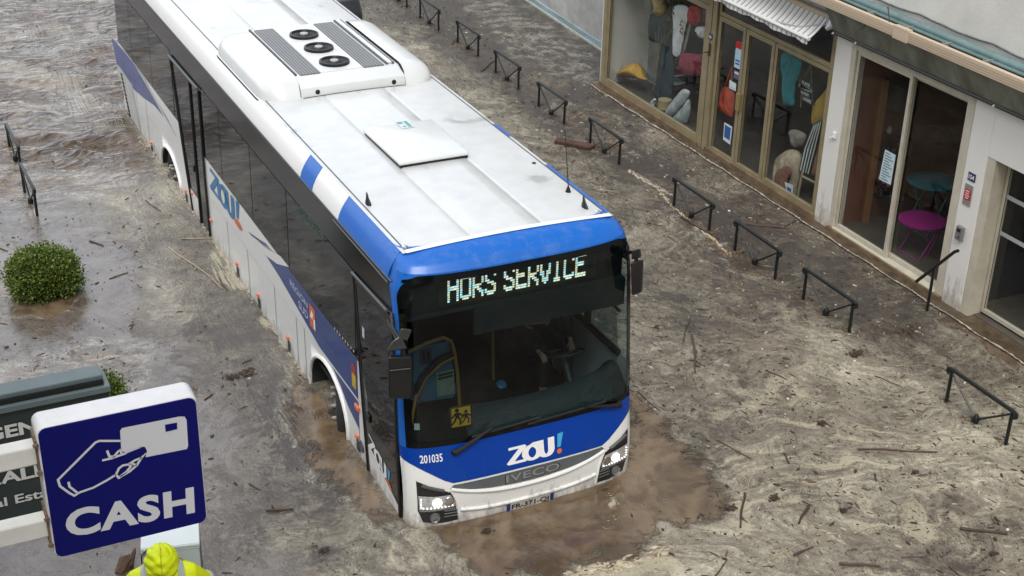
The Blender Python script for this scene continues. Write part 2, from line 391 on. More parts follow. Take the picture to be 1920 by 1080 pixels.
def water_material():
    m = bpy.data.materials.new('scummy_water'); m.use_nodes = True; nt = m.node_tree; b = nt.nodes['Principled BSDF']
    N = lambda t, **k: (lambda n: ([setattr(n, a, v) for a, v in k.items()], n)[1])(nt.nodes.new('ShaderNode'+t))
    L = nt.links.new
    def setin(n, i, v):
        if hasattr(v, 'node'): L(v, n.inputs[i])
        else: n.inputs[i].default_value = v
    def math_(op, a, c=None, clamp=False):
        n = N('Math', operation=op); n.use_clamp = clamp; setin(n, 0, a)
        if c is not None: setin(n, 1, c)
        return n.outputs[0]
    def vm(op, a, c=None, s=None):
        n = N('VectorMath', operation=op); setin(n, 0, a)
        if c is not None: setin(n, 1, c)
        if s is not None: setin(n, 'Scale', s)
        return n.outputs[0]
    def noise(vec, sc, det=5, ro=.55, dist=0, typ='FBM', lac=2.0):
        n = N('TexNoise'); n.noise_type = typ; setin(n, 'Vector', vec); setin(n, 'Scale', sc); setin(n, 'Detail', det); setin(n, 'Roughness', ro); setin(n, 'Distortion', dist); setin(n, 'Lacunarity', lac)
        return n
    def mrange(v, a, c, d=0., e=1., smooth=True):
        n = N('MapRange'); n.interpolation_type = 'SMOOTHSTEP' if smooth else 'LINEAR'
        for i, q_ in enumerate((v, a, c, d, e)): setin(n, i, q_)
        return n.outputs[0]
    def mix(f, a, c):
        n = N('Mix', data_type='RGBA'); setin(n, 0, f)
        for i, q_ in ((6, a), (7, c)):
            if hasattr(q_, 'node'): L(q_, n.inputs[i])
            else: n.inputs[i].default_value = (*q_, 1)
        return n.outputs[2]
    P = N('TexCoord').outputs['Object']
    za = N('Attribute', attribute_name='zones'); ca = N('Attribute', attribute_name='current')
    zs = N('SeparateColor'); L(za.outputs['Color'], zs.inputs[0]); cs = N('SeparateColor'); L(ca.outputs['Color'], cs.inputs[0])
    clear, cream, film, shade = zs.outputs[0], zs.outputs[1], zs.outputs[2], za.outputs['Alpha']; rear, left = cs.outputs[0], cs.outputs[1]; psi, run = cs.outputs[2], ca.outputs['Alpha']
    # domain warp: slow eddies then small curls
    w1 = vm('SCALE', vm('SUBTRACT', noise(P, .45, 3).outputs['Color'], (.5, .5, .5)), s=1.7)
    P1 = vm('ADD', P, w1)
    w2 = vm('SCALE', vm('SUBTRACT', noise(P1, 2.3, 4).outputs['Color'], (.5, .5, .5)), s=.42)
    P2 = vm('ADD', P1, w2)
    mp = N('Mapping'); L(P2, mp.inputs[0]); mp.inputs['Scale'].default_value = (1.0, .36, 1); mp.inputs['Rotation'].default_value = (0, 0, .5)
    S2 = mp.outputs[0]
    w3 = vm('SCALE', vm('SUBTRACT', noise(P, 10, 3).outputs['Color'], (.5, .5, .5)), s=.13)
    S3 = vm('ADD', S2, w3)
    ctr = lambda o_, k: math_('MULTIPLY', math_('SUBTRACT', o_, .5), k)
    streak = noise(S3, 9.5, 7, .66, .8).outputs[0]            # stringy swirls
    cb = N('CombineXYZ'); L(math_('MULTIPLY', psi, 1.0), cb.inputs[0]); L(math_('MULTIPLY', run, .27), cb.inputs[1])
    Fv = vm('ADD', cb.outputs[0], vm('SCALE', w3, s=.5))
    thread = noise(Fv, 10.5, 6, .7, .5).outputs[0]           # long threads drawn out by the current
    thread2 = noise(vm('ADD', Fv, (4.4, 8.8, 0)), 21, 4, .6, .3).outputs[0]
    slow = noise(Fv, 3.4, 5, .6, .3).outputs[0]               # broad cream swirls
    fine = noise(S3, 40, 4, .7, 1.2).outputs[0]               # matted fibres
    rg = noise(S3, 24, 5, .5, .5, 'RIDGED_MULTIFRACTAL').outputs[0]   # bright filaments of froth
    broad = noise(P1, 1.1, 5, .6).outputs[0]
    mid = noise(P1, 3.6, 5, .6).outputs[0]
    chip = noise(vm('ADD', S3, (7.7, 3.1, 0)), 27, 2, .5, .4).outputs[0]   # leaf litter
    # scum colour
    v = math_('ADD', math_('ADD', ctr(thread, .95), math_('ADD', ctr(streak, .8), math_('ADD', ctr(fine, 1.0), ctr(thread2, .6)))), .47)
    v = math_('ADD', v, math_('ADD', ctr(broad, .75), ctr(mid, .55)))
    v = math_('ADD', v, ctr(shade, 1.0))
    ramp = N('ValToRGB'); L(v, ramp.inputs[0]); e = ramp.color_ramp.elements
    e[0].position = .14; e[0].color = (.050, .041, .033, 1); e[1].position = 1.0; e[1].color = (.53, .50, .38, 1)
    for p_, c_ in ((.34, (.108, .092, .066)), (.54, (.196, .174, .128)), (.74, (.300, .272, .203))):
        k = e.new(p_); k.color = (*c_, 1)
    scum = ramp.outputs[0]
    fil = mrange(math_('ADD', rg, ctr(fine, 1.6)), 1.1, 1.8, 0., .7)
    scum = mix(fil, scum, (.46, .43, .36))
    cr = mrange(math_('ADD', cream, math_('ADD', ctr(slow, 3.2), math_('ADD', ctr(fine, .9), ctr(thread, .9)))), .52, .95, 0., .60)
    scum = mix(cr, scum, (.46, .415, .29))
    scum = mix(mrange(math_('ADD', math_('SUBTRACT', 1., slow), ctr(mid, .6)), .50, .66, 0., .42), scum, (.120, .094, .066))
    scum = mix(mrange(chip, .64, .70, 0., .75), scum, (.052, .040, .030))
    # open muddy water and its thin film
    mud = mix(mrange(math_('ADD', ctr(broad, 1.2), mid), .3, .75), (.082, .056, .033), (.180, .130, .082))
    mud = mix(math_('MULTIPLY', rear, .8), mud, mix(mrange(mid, .35, .65), (.040, .027, .016), (.095, .066, .040)))
    mudl = mix(mrange(math_('ADD', math_('ADD', ctr(streak, .8), ctr(fine, .5)), broad), .3, .7), (.074, .058, .042), (.150, .130, .107))
    filmf = mrange(math_('ADD', math_('SUBTRACT', film, .5), math_('ADD', ctr(streak, .7), math_('ADD', ctr(mid, .9), ctr(fine, .35)))), -.22, .22)
    col = mix(filmf, scum, mudl)
    clf = mrange(math_('ADD', clear, math_('ADD', math_('ADD', ctr(thread, 1.6), ctr(fine, 1.3)), ctr(mid, .9))), .34, .66)
    col = mix(clf, col, mud)
    col = mix(math_('MULTIPLY', math_('MULTIPLY', cr, rear), .8), col, (.34, .31, .25))
    # froth gathered along the border of the open water
    rimf = math_('MULTIPLY', math_('MULTIPLY', mrange(clear, .02, .30), math_('SUBTRACT', 1., clf)), mrange(math_('ADD', mid, ctr(fine, 1.2)), .46, .62, 0., .75))
    col = mix(rimf, col, (.40, .37, .30))
    # thin wisps of scum on the clear water
    wisp = math_('MULTIPLY', clf, mrange(math_('ADD', rg, math_('MULTIPLY', broad, .8)), 1.45, 2.0, 0., .5))
    col = mix(wisp, col, (.20, .175, .145)); L(col, b.inputs['Base Color'])
    wet = math_('MAXIMUM', clf, math_('MULTIPLY', filmf, .95))
    L(mrange(math_('ADD', wet, math_('MULTIPLY', math_('SUBTRACT', fine, .5), .25)), .05, .85, .27, .035), b.inputs['Roughness'])
    b.inputs['IOR'].default_value = 1.62
    # rain rings on the open water
    vo = N('TexVoronoi'); setin(vo, 'Vector', P); setin(vo, 'Scale', 2.6); vo.voronoi_dimensions = '2D'
    ring = math_('MULTIPLY', math_('SINE', math_('MULTIPLY', vo.outputs['Distance'], 62.)), mrange(vo.outputs['Distance'], .34, .05, 0., 1.))
    vo2 = N('TexVoronoi'); setin(vo2, 'Vector', vm('ADD', P, (3.3, 1.7, 0))); setin(vo2, 'Scale', 4.7); vo2.voronoi_dimensions = '2D'
    ring2 = math_('MULTIPLY', math_('SINE', math_('MULTIPLY', vo2.outputs['Distance'], 50.)), mrange(vo2.outputs['Distance'], .36, .05, 0., 1.))
    rings = math_('MULTIPLY', math_('ADD', ring, math_('MULTIPLY', ring2, .7)), wet)
    chop = noise(P1, 5.5, 4, .5).outputs[0]
    mpr = N('Mapping'); L(P1, mpr.inputs[0]); mpr.inputs['Scale'].default_value = (.55, 2.0, 1)
    chopr = math_('MULTIPLY', noise(mpr.outputs[0], 4.0, 4, .5, .6).outputs[0], rear)
    h = math_('ADD', math_('MULTIPLY', math_('ADD', math_('MULTIPLY', streak, .62), math_('MULTIPLY', fine, .36)), math_('SUBTRACT', 1.05, wet)), math_('MULTIPLY', rings, .05))
    h = math_('ADD', h, math_('MULTIPLY', fil, math_('MULTIPLY', math_('SUBTRACT', 1., wet), .25)))
    h = math_('ADD', h, math_('ADD', math_('MULTIPLY', chop, .22), math_('MULTIPLY', chopr, 5.0)))
    bp = N('Bump'); bp.inputs['Strength'].default_value = 1.; bp.inputs['Distance'].default_value = .022; L(h, bp.inputs['Height']); L(bp.outputs[0], b.inputs['Normal'])
    return m
water = bpy.data.objects.new('flood_water', me); COL.objects.link(water); me.materials.append(water_material()); water['kind'] = 'structure'

# ------------------------------------------------------------------ the bus
BL = 12.95                                  # length; front at y=0 and z = height over the flood
DD, NN = .28, 3.0
YF = np.array([(-.6,-.22),(0,-.25),(.3,-.26),(.5,-.24),(.9,-.17),(2.5,-.01),(2.66,.02),(2.72,.07),(2.77,.17),(2.79,.32),(2.8,.4)])
HW = np.array([(-.6,1.262),(.9,1.275),(2.2,1.27),(2.5,1.25),(2.66,1.2),(2.72,1.17),(2.77,1.14),(2.79,1.12)])
hw = lambda z: float(np.interp(z, HW[:, 0], HW[:, 1])); yf = lambda z: float(np.interp(z, YF[:, 0], YF[:, 1]))
def fy(x, z):
    t = min(abs(x)/hw(z), 1); return yf(z)+DD*(1-(1-t**NN)**(1/NN))
def front(off=0.):
    def f(x, z):
        h_ = hw(z); x = max(-h_, min(h_, x)); e = .004
        x1 = max(-h_, x-e); x2 = min(h_, x+e)
        tx = Vector((x2-x1, fy(x2, z)-fy(x1, z), 0)); tz = Vector((0, fy(x, z+.01)-fy(x, z-.01), .02))
        n = tx.cross(tz).normalized()
        if n.y > 0: n = -n
        return Vector((x, fy(x, z), z))+n*off
    return f
th = np.linspace(0, 1, 15)
XS = sorted(set([round(float(s*1.2745*(1-(1-t)**2.2)), 5) for t in th for s in (1, -1)]+[1.262, -1.262, 1.271, -1.271]))
ZS = [0, .1, .2, .3, .4, .5, .6, .7, .8, .9, 1.2, 1.6, 2., 2.3, 2.5, 2.58, 2.66, 2.69, 2.72, 2.745, 2.77, 2.78]
def FP(mb, poly, off=.004): return mb.patch(poly, front(off), XS, ZS)
def side(off=0., s=-1): return lambda y, z: Vector((s*(hw(z)+off), y, z))
def SPX(f, *pts):                               # photo points of the door side as (y, z)
    return [tuple(onx(*(f(*p) if f else p), -1.275)[1:]) for p in pts]
def SQ(a, b, off=.004, s=-1): return side(off, s)(a, b)
ZB = [0, .3, .6, .9, 1.2, 1.6, 2., 2.2, 2.35, 2.5]

bus = thing('city_bus', 'white and blue out of service bus driving through the brown flood', 'bus')
# --- skirts (white) with wheel arches
def arch(yc, r, top):                           # outline of a wheel cut-out, front to rear
    return [(yc-r-.03, -.5)]+[(yc-r*math.cos(R(a)), max(-.5, top-r*.83+r*.83*math.sin(R(a)))) for a in range(0, 181, 12)]+[(yc+r+.03, -.5)]
YW1, YW2, RA = 2.27, 9.58, .64
a1 = arch(YW1, RA, .60); a2 = arch(YW2, RA, .46)
for s in (-1, 1):
    # columns from the waterline (or the wheel arch) up to the window belt
    def bot(y):
        for yc, top in ((YW1, .60), (YW2, .46)):
            d_ = (y-yc)/RA
            if abs(d_) < 1: return top-RA*.83+RA*.83*math.sqrt(1-d_*d_)
        return -.5
    ys0 = .98 if s < 0 else .08; cols_ = []
    for yc in (YW1, YW2): cols_ += [(yc-RA-1e-4, -.5)]+[(yc-RA*math.cos(R(a)), None) for a in range(1, 180, 6)]+[(yc+RA+1e-4, -.5)]
    cols_ += [(y, None) for y in (ys0, 1.1, 1.3, 3.5, 4, 5, 6, 7, 8, 10.6, 11, 12, 12.5, BL-.11)]; cols_.sort()
    zz_ = lambda b0: [b0]+[max(b0, z) for z in (0, .3, .6, .9)]+[1.21]
    mb = MB(); V_ = [side(0, s)(max(y, 1.135) if (s < 0 and z > 1.2) else y, z) for y, b0 in cols_ for z in zz_(bot(y) if b0 is None else b0)]; k_ = 6
    mb.add(V_, [(i*k_+j, (i+1)*k_+j, (i+1)*k_+j+1, i*k_+j+1) for i in range(len(cols_)-1) for j in range(k_-1)]); mb.build('skirt', WHITE, bus, 'all')
    for a in (a1, a2):                          # flared lips and dark wells
        rim = [(p[0], p[1]) for p in a]
        mb = MB(); mb.tube([side(.004, s)(*p) for p in rim], .022, 6); mb.build('arch_lip', WHITE, bus, True)
        mb = MB(); n = len(rim)
        mb.add([side(-.003, s)(*p) for p in rim]+[side(-.55, s)(*p) for p in rim], [(i, i+1, n+i+1, n+i) for i in range(n-1)])
        mb.add([side(-.55, s)(*p) for p in rim], [tuple(range(n))]); mb.build('wheel_well', DARKIN, bus)
# rear cap
mb = MB(); rearf = lambda x, z: Vector((x, BL-.12*(abs(x)/1.28)**4-.02*max(0, z), z))
mb.patch([(-1.275,-.5),(1.275,-.5),(1.275,1.2),(1.25,2.5),(1.15,2.74),(-1.15,2.74),(-1.25,2.5),(-1.275,1.2)], rearf, [i*.15-1.2 for i in range(17)], ZB); mb.build('rear_panel', WHITE, bus, True)
# --- window band, panes
for s in (-1, 1):
    y0 = .05 if s < 0 else 2.3
    mb = MB().patch([(y0 if s > 0 else 1.145, 1.19), (BL-.1, 1.19), (BL-.14, 2.53), (y0 if s > 0 else 1.26, 2.53)], side(.001, s), [i*.8 for i in range(17)], ZB)
    mb.build('window_band', BLACKGL, bus)
    cuts = ([1.27, 3.5, 4.95, 6.35, 7.26] if s < 0 else [2.35, 3.5, 4.95, 6.35, 7.85])
    cuts2 = [8.92, 10.3, 11.7, 12.8] if s < 0 else [7.85, 8.92, 10.3, 11.7, 12.8]
    for cc in (cuts, cuts2):
        for ya, yb in zip(cc, cc[1:]):
            # lower edge follows the belt; upper edge under the cant rail
            mb = MB().sheet([(ya+.012, 1.215), (yb-.012, 1.215), (yb-.012, 2.2), (ya+.012, 2.2)], side(.005, s)); mb.build('side_window', BLACKGL, bus)
    mb = MB().patch([(.22 if s < 0 else 2.2, 2.215), (BL-.2, 2.215), (BL-.2, 2.52), (.36 if s < 0 else 2.2, 2.52)], side(.006, s), [i for i in range(13)], ZB)
    mb.build('cant_rail', mat('cant_black', (.012, .012, .0125), .16, var=.2, vscale=2), bus)
mb = MB(); mb.tube([side(.012)(.36, 2.5), side(.012)(1.9, 2.5)], .008, 6); mb.tube([side(.010)(.3, 2.535), side(.010)(BL-.2, 2.535)], .010, 6); mb.build('rain_gutter', GREYPL, bus)
# --- roof
ROOFW = mat('roof_white', (.72, .74, .735), .22, coat=.3)
def roof_material(m):                           # thin puddles and tide marks of rain water
    nt = m.node_tree; b = nt.nodes['Principled BSDF']; tc = nt.nodes.new('ShaderNodeTexCoord')
    n = nt.nodes.new('ShaderNodeTexNoise'); n.inputs['Scale'].default_value = 1.1; n.inputs['Detail'].default_value = 3; n.inputs['Distortion'].default_value = .6
    nt.links.new(tc.outputs['Object'], n.inputs['Vector'])
    r = nt.nodes.new('ShaderNodeValToRGB'); e = r.color_ramp.elements
    e[0].position = .33; e[0].color = (.42, .435, .43, 1); e[1].position = .37; e[1].color = (.57, .59, .585, 1)
    k = e.new(.62); k.color = (.62, .64, .635, 1)
    n2 = nt.nodes.new('ShaderNodeTexNoise'); n2.inputs['Scale'].default_value = 5; n2.inputs['Detail'].default_value = 8
    nt.links.new(tc.outputs['Object'], n2.inputs['Vector'])
    mx = nt.nodes.new('ShaderNodeMix'); mx.data_type = 'RGBA'; mx.blend_type = 'MULTIPLY'; mx.inputs[0].default_value = .25
    nt.links.new(n.outputs[0], r.inputs[0]); nt.links.new(r.outputs[0], mx.inputs[6]); nt.links.new(n2.outputs[0], mx.inputs[7]); nt.links.new(mx.outputs[2], b.inputs['Base Color'])
    r2 = nt.nodes.new('ShaderNodeMapRange'); r2.inputs[1].default_value = .33; r2.inputs[2].default_value = .40; r2.inputs[3].default_value = .05; r2.inputs[4].default_value = .3
    nt.links.new(n.outputs[0], r2.inputs[0]); nt.links.new(r2.outputs[0], b.inputs['Roughness'])
roof_material(ROOFW)
crown = lambda x: 2.79+.035*(1-(x/1.12)**2)
mb = MB(); xs_ = [-1.12, -1.05, -.9, -.7, -.5, -.425, -.40, -.39, -.37, -.2, 0, .2, .345, .355, .375, .40, .5, .7, .9, 1.05, 1.12]
gr = lambda x: -.010 if (abs(x+.395) < .008 or abs(x-.36) < .012) else 0.
ys_ = [.32, .6, 1.2, 2.2, 3.3, 4.6, 5.5, 7, 8.3, 9.5, 11, 12.2, 12.8]
mb.add([(x, y, crown(x)+gr(x)-.03*sm(np.array(y), 12.3, 12.9)) for y in ys_ for x in xs_], [(j*len(xs_)+i, j*len(xs_)+i+1, (j+1)*len(xs_)+i+1, (j+1)*len(xs_)+i) for j in range(len(ys_)-1) for i in range(len(xs_)-1)])
mb.build('roof', ROOFW, bus, 'all')
EDG = [(1.25, 2.54), (1.235, 2.60), (1.205, 2.665), (1.175, 2.715), (1.145, 2.757), (1.12, 2.79)]
def edge(name, y0, y1, m, s, off=0.):
    mb = MB(); n = len(EDG)
    ys = np.linspace(y0, y1, max(2, int((y1-y0)/1.)+1))
    mb.add([(s*(x+off*.8), y, z+off*.6) for y in ys for (x, z) in EDG], [(j*n+i, j*n+i+1, (j+1)*n+i+1, (j+1)*n+i) for j in range(len(ys)-1) for i in range(n-1)])
    return mb.build(name, m, bus, 'all')
BLUE_SKYLIT = grimy('skylit_blue', (.003, .108, .45), .35, .15, grime=(.25, .30, .42), z0=3.4, z1=2.2, amount=.16)  # bus blue with sky light put into its colour; paler mottle grows upward
for s, segs in ((-1, [(.38, 1.78, 1), (1.78, 2.60, 0), (2.60, 3.0, 1), (3.0, BL-.15, 0)]), (1, [(.38, 1.75, 1), (1.75, 2.66, 0), (2.66, 3.08, 1), (3.08, BL-.15, 0)])):
    for ya, yb, k in segs: edge('roof_edge', ya+(.004 if k == 0 else 0), yb, BLUE_SKYLIT if k else WHITE, s, .003 if k else 0)
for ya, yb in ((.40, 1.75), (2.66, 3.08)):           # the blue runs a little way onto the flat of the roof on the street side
    MB().patch([(1.086, ya), (1.122, ya), (1.122, yb), (1.086, yb)], lambda x, y: Vector((x, y, crown(min(x, 1.12))+.006)), (), [1., 1.4]).build('roof_edge_stripe', BLUE_SKYLIT, bus)
# roof plate strips along the edge seams
for s in (-1, 1):
    MB().span((s*1.075-.006, .36, crown(1.08)+.001), (s*1.075+.006, 12.3, crown(1.08)+.006)).build('roof_seam', GREYPL, bus)
mb = MB().patch([(-1.09, .300), (1.09, .300), (1.09, .37), (-1.09, .37)], lambda x, y: Vector((x, y, crown(x)+.007)), XS); mb.build('front_seam', WHITE, bus)
for x in (-1.06, 1.0): MB().lathe([(.03, 0), (.028, .02), (.012, .028)], (x, .42, crown(x)), n=14).build('roof_bolt', CHROME, bus, True)
# --- front cap, pillars, lower panels
mb = MB(); pass
def ws_outline(g, n=10):                        # windscreen outline grown by g, many points
    x0, z0, x1, z1 = -1.238-g, .885-g, 1.238+g, 2.64+g
    pts = []
    rt, rb = .22+g, .12+g
    c = [(x1-rt, z1-rt, rt, 0), (x0+rt, z1-rt, rt, 90), (x0+rb, z0+rb, rb, 180), (x1-rb, z0+rb, rb, 270)]
    for i, (cx, cz, r_, a) in enumerate(c):
        pts += arc(cx, cz, r_, a, a+90, n)
        nx = c[(i+1) % 4]; e = arc(nx[0], nx[1], nx[2], nx[3], nx[3], 0)[0] if False else (nx[0]+nx[2]*math.cos(R(nx[3])), nx[1]+nx[2]*math.sin(R(nx[3])))
        a0 = pts[-1]; pts += [(a0[0]+(e[0]-a0[0])*k/24, a0[1]+(e[1]-a0[1])*k/24) for k in range(1, 24)]
    return pts
def ring(mb, A, B, fn):
    n = len(A); return mb.add([fn(*p) for p in A+B], [(i, (i+1) % n, n+(i+1) % n, n+i) for i in range(n)])
# blue around the windscreen: from the glass outline out to the cap edge
A = ws_outline(.004)
capmb = MB()
FP(capmb, [(-1.3, 2.641), (1.3, 2.641), (1.3, 2.70), (-1.3, 2.70)], .001)
nx_, nz_ = 40, 9
capmb.grid(lambda u, v: front(.002)((lambda t: math.copysign(1.26*(1-(1-abs(t))**1.8), t))(2*u-1)*hw(2.66+.13*v)/1.2, 2.66+.129*v)+Vector((0, 0, .034*v**3*max(0, 1-(1.2*(2*u-1))**2))), nx_, nz_)
for s in (-1, 1):                               # top corners and the pillars beside the glass
    zc = sorted(set(list(np.linspace(.86, 2.42, 18))+[2.42+.222*math.sin(R(a)) for a in range(0, 90, 8)]+[2.643, 2.662]))
    def pil(u, v, s=s):
        k = v*(len(zc)-1); i = min(int(k), len(zc)-2); z = zc[i]+(zc[i+1]-zc[i])*(k-i)
        xi = 1.243 if z < 2.42 else 1.018+.225*math.sqrt(max(0, 1-((z-2.42)/.2245)**2)) if z < 2.644 else .95
        h_ = hw(z); return front(.002)(s*(xi+(h_-xi)*(1-(1-u)**2.2)), z)
    capmb.grid(pil, 9, len(zc)-1)
    # the short return between the cap, the cant rail and the roof edge
    capmb.grid(lambda u, v, s=s: Vector((s*(hw(2.3+.46*v)+.002), fy(9, 2.3+.46*v)-.01+u*(.48-fy(9, 2.3+.46*v)), 2.3+.46*v)), 2, 10)
capmb.build('front_cap', BLUE_SKYLIT, bus, True, weld=True)
BLP = [(-1.28,.876),(1.28,.876),(1.28,.745),(1.2,.70),(1.13,.655),(1.03,.59),(.92,.515),(.83,.472),(-.83,.472),(-.92,.515),(-1.03,.59),(-1.13,.655),(-1.2,.70),(-1.28,.745)]
mb = MB(); FP(mb, BLP, .004); mb.build('front_panel', BLUE, bus, True)
bumper_poly = [(-1.28,.76),(1.28,.76),(1.28,-.45),(-1.28,-.45)]
mb = MB(); FP(mb, bumper_poly, 0); mb.build('bumper', WHITE, bus, True)
mb = MB()                                       # rolled edge under the grille and the lip
mb.tube([front(.004)(x, .275+.13*(abs(x)/.85)**2.2) for x in np.linspace(-.86, .86, 30)], .02, 8)
mb.tube([front(.006)(x, .10+.05*(abs(x)/.75)**3) for x in np.linspace(-.76, .76, 24)], .018, 8)
for s in (-1, 1): mb.tube([front(.006)(s*x, z) for x, z in ((.86, .40), (.80, .25), (.77, .02))], .012, 6)
mb.build('bumper_lip', WHITE, bus, True)
DIRTY = mat('splash_dirt', (.17, .135, .10), .8, var=.6, vscale=14)
LOUV = mat('grille_grey', (.10, .11, .115), .42, var=.15, vscale=6)
GRP = [(-.83,.452),(.83,.458),(.87,.415),(.7,.375),(.45,.338),(.2,.318),(0,.312),(-.2,.318),(-.45,.338),(-.7,.375),(-.87,.415)]
mb = MB(); FP(mb, GRP, .007); gp = mb.build('grille', LOUV, bus, True)
mb = MB(); fr_ = lambda cx, cz, off: (lambda a, b: front(off)(cx+a, cz+b))
text_on(mb, 'IVECO', .60, .085, fr_(.02, .392, .016), .018, 1.08); mb.build('grille_lettering', mat('letter_grey', (.27, .28, .285), .3, .3), gp)
mb = MB(); text_on(mb, 'IVECO', .62, .095, fr_(.024, .388, .011), .02, 1.08); mb.build('lettering_edge', BLACK, gp)
# logo word: drawn strokes
def logo(mb_w, fn, w, h, st):
    """three joined letters; fn maps (0..w, 0..h)"""
    sx, sz = w, h
    q_ = lambda a, b: fn(a*sx, b*sz)
    T = st/h
    mb_w.ribbon([(0, 1-T/2), (.30, 1-T/2), (.31, 1-T*.6), (.02, T*.6), (.03, T/2), (.36, T/2)], T*.62, lambda a, b: q_(a, b))
    mb_w.ribbon(arc(.50, .44, .155, 0, 360, 24, .36), T*.62, q_, True)
    mb_w.ribbon([(.50, .82), (.56, 1-T/2), (.68, 1-T/2)]+arc(.80, .40, .115, 180, 360, 12, .33)+[(.915, 1.)], T*.62, q_)
CYAN = mat('cyan_mark', (.05, .35, .62), .35); ORANGE = mat('orange_mark', (.62, .13, .03), .35); LWHITE = mat('letter_white', (.78, .79, .80), .35)
def logo_mark(fn, w, h, st, m, parent, name='logo'):
    mb = MB(); logo(mb, fn, w*.86, h, st); o = mb.build(name, m, parent)
    mb = MB(); mb.sheet([(w*.90, h*.36), (w*.96, h*.36), (w*1.02, h*1.12), (w*.91, h*1.08)], fn); mb.build('exclamation_bar', CYAN if m is LWHITE else m, o)
    mb = MB(); mb.sheet([(w*.935+a*h, h*.14+b*h) for a, b in arc(0, 0, .14, 0, 340, 14)], fn); mb.build('exclamation_dot', ORANGE, o)
logo_mark(lambda a, b: front(.009)(-.235+a, .525+b+.0*a), .60, .20, .045, LWHITE, bus)
mb = MB(); text_on(mb, '201035', .215, .085, fr_(-1.03, .765, .010), .015); mb.build('fleet_number', LWHITE, bus)
# number plate
mb = MB(); FP(mb, [(-.265,-.03),(.265,-.03),(.265,.085),(-.265,.085)], .016); pl_ = mb.build('number_plate', mat('plate_white', (.42, .40, .36), .5, var=.35, vscale=20), bus)
mb = MB(); text_on(mb, 'FR-371-QJ', .42, .074, fr_(0, .030, .020), .022); mb.build('plate_lettering', BLACK, pl_)
for x0 in (-.265, .225): FP(MB(), [(x0,-.03),(x0+.04,-.03),(x0+.04,.085),(x0,.085)], .018).build('plate_band', mat('plate_blue', (.01, .03, .15), .4), pl_)
# headlights
HLB = mat('headlight_black', (.014, .015, .016), .25, coat=.4); HLC = mat('headlight_clear', (.58, .60, .62), .2, .45, coat=1., var=.35, vscale=38)
LAMP = mat('lamp_lit', (.9, .88, .75), .2, emit=(1, .93, .70), es=3.0); LED = mat('led_lit', (.9, .9, .85), .2, emit=(1, .98, .9), es=1.6)
for s in (-1, 1):
    g = lambda pts: [(s*x, z) for x, z in pts]
    mb = MB(); FP(mb, g([(1.185,.535),(1.03,.455),(.865,.375),(.825,.29),(.785,.035),(.95,.025),(1.13,.055),(1.18,.20)]), .006); hl = mb.build('headlight', HLB, bus, True)
    mb = MB(); FP(mb, g([(1.172,.375),(1.02,.355),(.87,.352),(.828,.28),(.825,.215),(.96,.20),(1.165,.21)]), .014); mb.build('lens', HLC, hl, True)
    mb = MB(); c = front(.016)(s*1.0, .285); mb.lathe([(.048, 0), (.044, .012), (.02, .02)], c, (s*.12, -1, .05), 20); mb.build('lamp', LAMP, hl, True)
    mb = MB(); c = front(.015)(s*.885, .285); mb.lathe([(.05, 0), (.048, .01), (.02, .014)], c, (s*.12, -1, .05), 18); mb.build('reflector', CHROME, hl, True)
    mb = MB()
    for i in range(9): mb.lathe([(.0075, 0), (.006, .006)], front(.017)(s*(.85+.035*i), .232-.006*math.sin(i*.35)), (s*.1, -1, 0), 8)
    for i in range(4): mb.lathe([(.0075, 0), (.006, .006)], front(.017)(s*1.15, .245+.03*i), (s*.6, -1, 0), 8)
    mb.build('daytime_light', LED, hl)
    mb = MB()
    for z in (.10, .135, .17): mb.tube([front(.012)(s*x, z) for x in (.80, .87, .93)], .008, 5)
    mb.tube([front(.01)(s*x, .19) for x in np.linspace(.82, 1.16, 10)], .009, 5); mb.build('louvre', GREYPL, hl)
    mb = MB(); mb.lathe([(.055, 0), (.05, .02), (.04, .012), (.02, .016)], front(.008)(s*1.02, .105), (s*.2, -1, 0), 18); mb.build('fog_light', mat('fog_lens', (.25, .26, .27), .1, .6, coat=1.), hl, True)
    mb = MB(); mb.tube([front(.016)(s*x, .40+.055*(x-.9)/.15) for x in (.93, 1.0, 1.08, 1.14)], .018, 6); mb.build('indicator', GREYPL, hl, True)
# --- windscreen
fg = front(.006)
mb = MB(); mb.patch(ws_outline(0), front(.002), XS, ZS); mb.build('windscreen', WSCREEN, bus, True)
mb = MB(); ring(mb, ws_outline(.004), ws_outline(-.055), fg)
mb.patch([(-1.20, 2.575), (1.20, 2.575), (1.19, 2.6), (1.05, 2.64), (-1.05, 2.64), (-1.19, 2.6)], fg, XS)
mb.build('windscreen_border', BLACKGL, bus, True)
